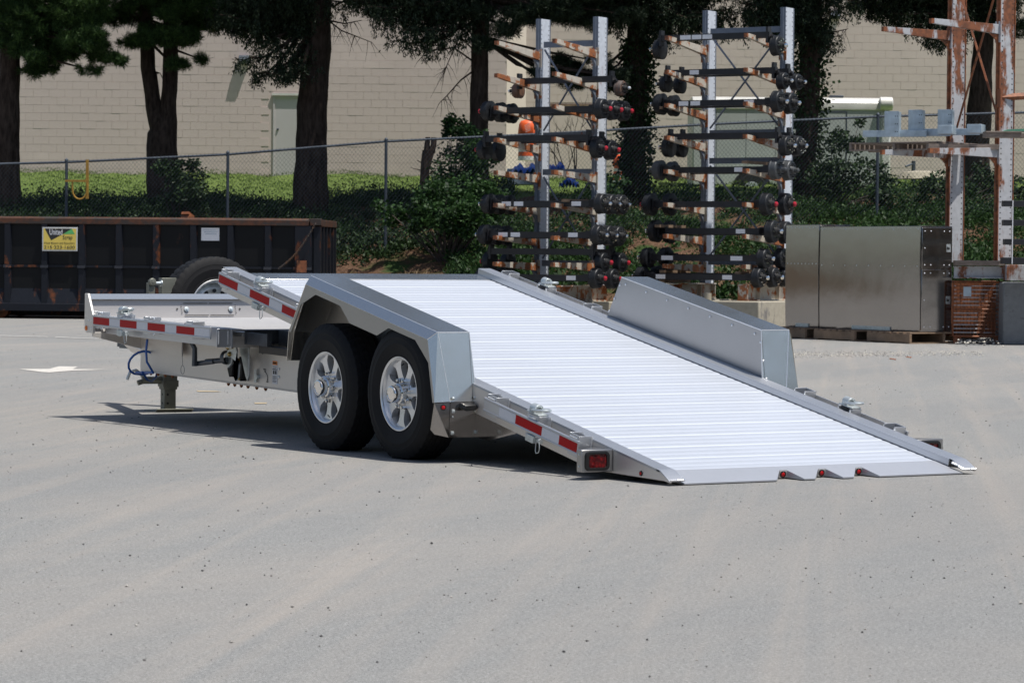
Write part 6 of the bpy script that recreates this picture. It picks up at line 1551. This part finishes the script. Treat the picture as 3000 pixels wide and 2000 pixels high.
# bushes
def bush(name, blobs, label, cat='bush', mat='bush', sz=(.05, .095), stems=()):
    """blobs: (u, v, D, rx, rz, n)"""
    u, v, D = blobs[0][:3]; base = W(u, v, D); o = thing(name, (base.x, base.y, terr(XofU(u, D), D)), label, cat); LV = Leaves(); b = B()
    foot_ = Vector((base.x, base.y, terr(XofU(u, D), D)-.1))
    for (u, v, D, rx, rz, n) in blobs:
        c = W(u, v, D); 
        sub = max(3, n//70)
        for k in range(sub):
            cc = cloud(c, (rx, rx, rz), 1)[0]; m = n//sub; P = cloud(cc, (rx*.32+.06, rx*.32+.06, rz*.25+.05), m)
            lf = nrg.uniform(*sz, m); D_r = nrg.normal(0, 1, (m, 3)); D_r[:, 2] *= .6; LV.add(P, D_r, lf, lf*.75)
            if k % 3 == 0: b.tube([foot_, foot_.lerp(Vector(cc), .55)+Vector((rnd.uniform(-.1, .1), 0, .1)), Vector(cc)], [.02, .012, .005], 4)
    put('leaves', LV.mesh('leaves', M_[mat]), o); mk('stems', b, M_['twig'], o); return o
bush('leafy_shrub', [(1330, 520, 60.5, .55, .5, 1500), (1345, 420, 60.8, .38, .45, 1000), (1330, 365, 60.8, .18, .22, 260), (1325, 345, 60.8, .08, .10, 60), (1390, 470, 60.2, .4, .5, 1100), (1380, 400, 60.4, .3, .3, 480), (1450, 470, 60.3, .15, .15, 90)], 'tall green shrub around the slim trunk left of the left rack')
bush('leafy_shrub', [(1310, 635, 56.8, .58, .32, 2000), (1385, 640, 56.4, .46, .34, 1500), (1260, 600, 57.2, .38, .30, 900), (1235, 660, 56.8, .26, .15, 300), (1340, 560, 57.6, .7, .35, 1900), (1430, 590, 56.8, .40, .40, 1100), (1150, 620, 57.4, .3, .3, 500)], 'wide dark green shrub on the bank below the fence left of the racks', mat='bush')
bush('leafy_shrub', [(520, 545, 61.5, .5, .5, 1200), (500, 490, 61.5, .30, .30, 500), (540, 480, 61.3, .2, .2, 160), (570, 570, 61.2, .4, .3, 600)], 'dark shrub growing round the foot of the forked pine', mat='ivy')
bush('leafy_shrub', [(2430, 520, 60.6, .55, .45, 1500), (2460, 440, 60.8, .35, .45, 800), (2500, 400, 61, .18, .3, 220), (2545, 500, 60.8, .42, .35, 800), (2600, 560, 60.2, .5, .3, 900), (2520, 370, 61, .10, .12, 60)], 'airy green shrub in front of the mint trailer behind the fence', mat='ivy')
bush('leafy_shrub', [(1780, 545, 60.8, .35, .22, 420), (1745, 560, 60.6, .4, .2, 420)], 'low shrub by the fence between the racks', mat='bush')
bush('leafy_shrub', [(2795, 545, 60.6, .55, .30, 900), (2880, 520, 61, .35, .4, 600), (2720, 560, 60.4, .4, .22, 500), (2960, 560, 60.4, .5, .28, 700)], 'dark low shrub along the fence at the right edge', mat='ivy')
# the sawn stump with two prongs
bs0 = W(1243, 575, 60.2)
o = thing('cut_stump', tuple(bs0), 'sawn tree stump with two short prongs rising behind the fence', 'tree stump')
trunk('trunk', [(W(1238, 600, 60.2), .10), (W(1245, 500, 60.2), .085), (W(1257, 440, 60.2), .12)], M_['bark'], o, seed=4)
trunk('prong', [(W(1252, 450, 60.2), .075), (W(1251, 425, 60.2), .055), (W(1253, 402, 60.2), .05)], M_['bark'], o, seed=2)
trunk('prong', [(W(1262, 450, 60.2), .08), (W(1270, 425, 60.2), .055), (W(1271, 403, 60.2), .055)], M_['bark'], o, seed=3)
b = B()
for pl_ in ([(1240, 500), (1215, 495), (1200, 490)], [(1255, 510), (1275, 500), (1285, 480)], [(1262, 440), (1285, 425), (1300, 412)], [(1240, 480), (1222, 470)]): b.tube([W(u, v, 60.2) for u, v in pl_], [.012, .007, .003][:len(pl_)], 4)
mk('dead_twigs', b, M_['bark'], o)

# weeds, dry grass and lawn as masses
def scatter(n, X0, X1, Dlo, Dhi):
    X = nrg.uniform(X0, X1, n); D = nrg.uniform(0, 1, n); lo = np.array([Dlo(x) for x in X]); hi = np.array([Dhi(x) for x in X]); D = lo+(hi-lo)*D
    Z = np.array([terr(x, d)+hn(x, d)*min(1, terr(x, d)*2) for x, d in zip(X, D)])
    b0 = np.array([CAM.x, CAM.y, 0]); P = b0[None]+X[:, None]*np.array(_rt0)[None]+D[:, None]*np.array(FWH)[None]; P[:, 2] = Z; return P, X, D
def weeds(name, n, X0, X1, Dlo, Dhi, hgt, lf, mat, keep=None, up=.9):
    P, X, D = scatter(n, X0, X1, Dlo, Dhi)
    clump = np.sin(X*2.1+D*1.3)+np.sin(X*5.3-D*4.1)*.6+np.sin(X*.8+2)*.7+nrg.normal(0, .5, n)
    k = clump > -.35 if keep is None else keep(X, D, clump); P = P[k]; clump = clump[k]; n = len(P)
    h = hgt*(.35+.65*nrg.random(n))*(.6+.35*np.clip(clump, 0, 1.6))
    m = 5; C = np.repeat(P, m, 0); hh = np.repeat(h, m)*nrg.random(n*m); C[:, 2] += hh; C[:, :2] += nrg.normal(0, .05, (n*m, 2))
    D_r = nrg.normal(0, .7, (n*m, 3)); D_r[:, 2] = np.abs(D_r[:, 2])*up+.2
    L = nrg.uniform(*lf, n*m); o = put(name, leafmesh(name, C, D_r, L, L*.42, mat)); return tag(o, kind='stuff')
weeds('bank_weeds', 30000, -1.2, 17, lambda x: max(54.3, foot(x)+1.9), lambda x: 60.5, .32, (.05, .11), M_['weed'], keep=lambda X, D, c: (c > -.7))
weeds('bank_weeds', 7000, -12, -1.0, lambda x: 57.9, lambda x: 61.5, .24, (.06, .13), M_['ivy'], keep=lambda X, D, c: (c > -.6))
weeds('fence_line_weeds', 17000, -12, 17, lambda x: 59.8, lambda x: 64.0, .40, (.04, .10), M_['weed'], keep=lambda X, D, c: (c > -.2) & ~((X > -.3) & (X < 1.6) & (D > 62)))
weeds('shade_toned_weeds', 22000, -13, 0, lambda x: 61.0, lambda x: 66.5, .42, (.04, .09), M_['ivy'], keep=lambda X, D, c: (c > -1.2) & (D < 64.6+c*.8))  # tree shade is put into the leaf colour, hence the dark green
weeds('bank_tufts', 2600, -1.0, 5.5, lambda x: foot(x)+.3, lambda x: 55.2, .30, (.10, .22), M_['weed'], keep=lambda X, D, c: (c > .35))
weeds('ditch_weeds', 2500, 5, 12, lambda x: foot(x)+.5, lambda x: 55.5, .28, (.08, .16), M_['weed'])
P, X, D = scatter(9000, -3.8, 5, lambda x: foot(x)+.05, lambda x: 56.5)
o = put('dry_grass', leafmesh('dry_grass', P, np.stack([nrg.normal(0, .7, len(P)), nrg.normal(0, .7, len(P)), np.abs(nrg.normal(.3, .3, len(P)))], 1), nrg.uniform(.08, .2, len(P)), .012, M_['dry'], True)); tag(o, kind='stuff')
P, X, D = scatter(60000, -14.5, 13.5, lambda x: 63.3, lambda x: 79.5)
o = put('lawn_grass', leafmesh('lawn_grass', P, np.stack([nrg.normal(0, .35, len(P)), nrg.normal(0, .35, len(P)), np.ones(len(P))], 1), nrg.uniform(.03, .07, len(P)), .018, M_['grass'], True)); tag(o, kind='stuff')

# unseen belt of trees added behind the viewer to darken reflections in bare metal
bv = []; bf = []; P = []; S = []
n = 90
LVb = Leaves()
for i in range(n):
    a = math.radians(-250+230*i/n)+rnd.uniform(-.01, .01)          # bearing from the view axis, all behind or beside it
    R_ = rnd.uniform(62, 74); c = Vector((0, 0, 0))-(_rt0*math.sin(math.radians(-115+230*i/n))+FWH*math.cos(math.radians(-115+230*i/n)))*R_
    h = rnd.uniform(9, 14)
    m = 420; Pc = cloud((c.x, c.y, h*.5), (3.6, 3.6, h*.55), m); Pc[:, 2] = np.maximum(.1, Pc[:, 2])
    LVb.add(Pc, nrg.normal(0, 1, (m, 3)), nrg.uniform(.8, 1.6, m), nrg.uniform(.5, 1.0, m))
o = put('unseen_tree_belt', LVb.mesh('unseen_tree_belt', M_['ivy'])); tag(o, kind='stuff')
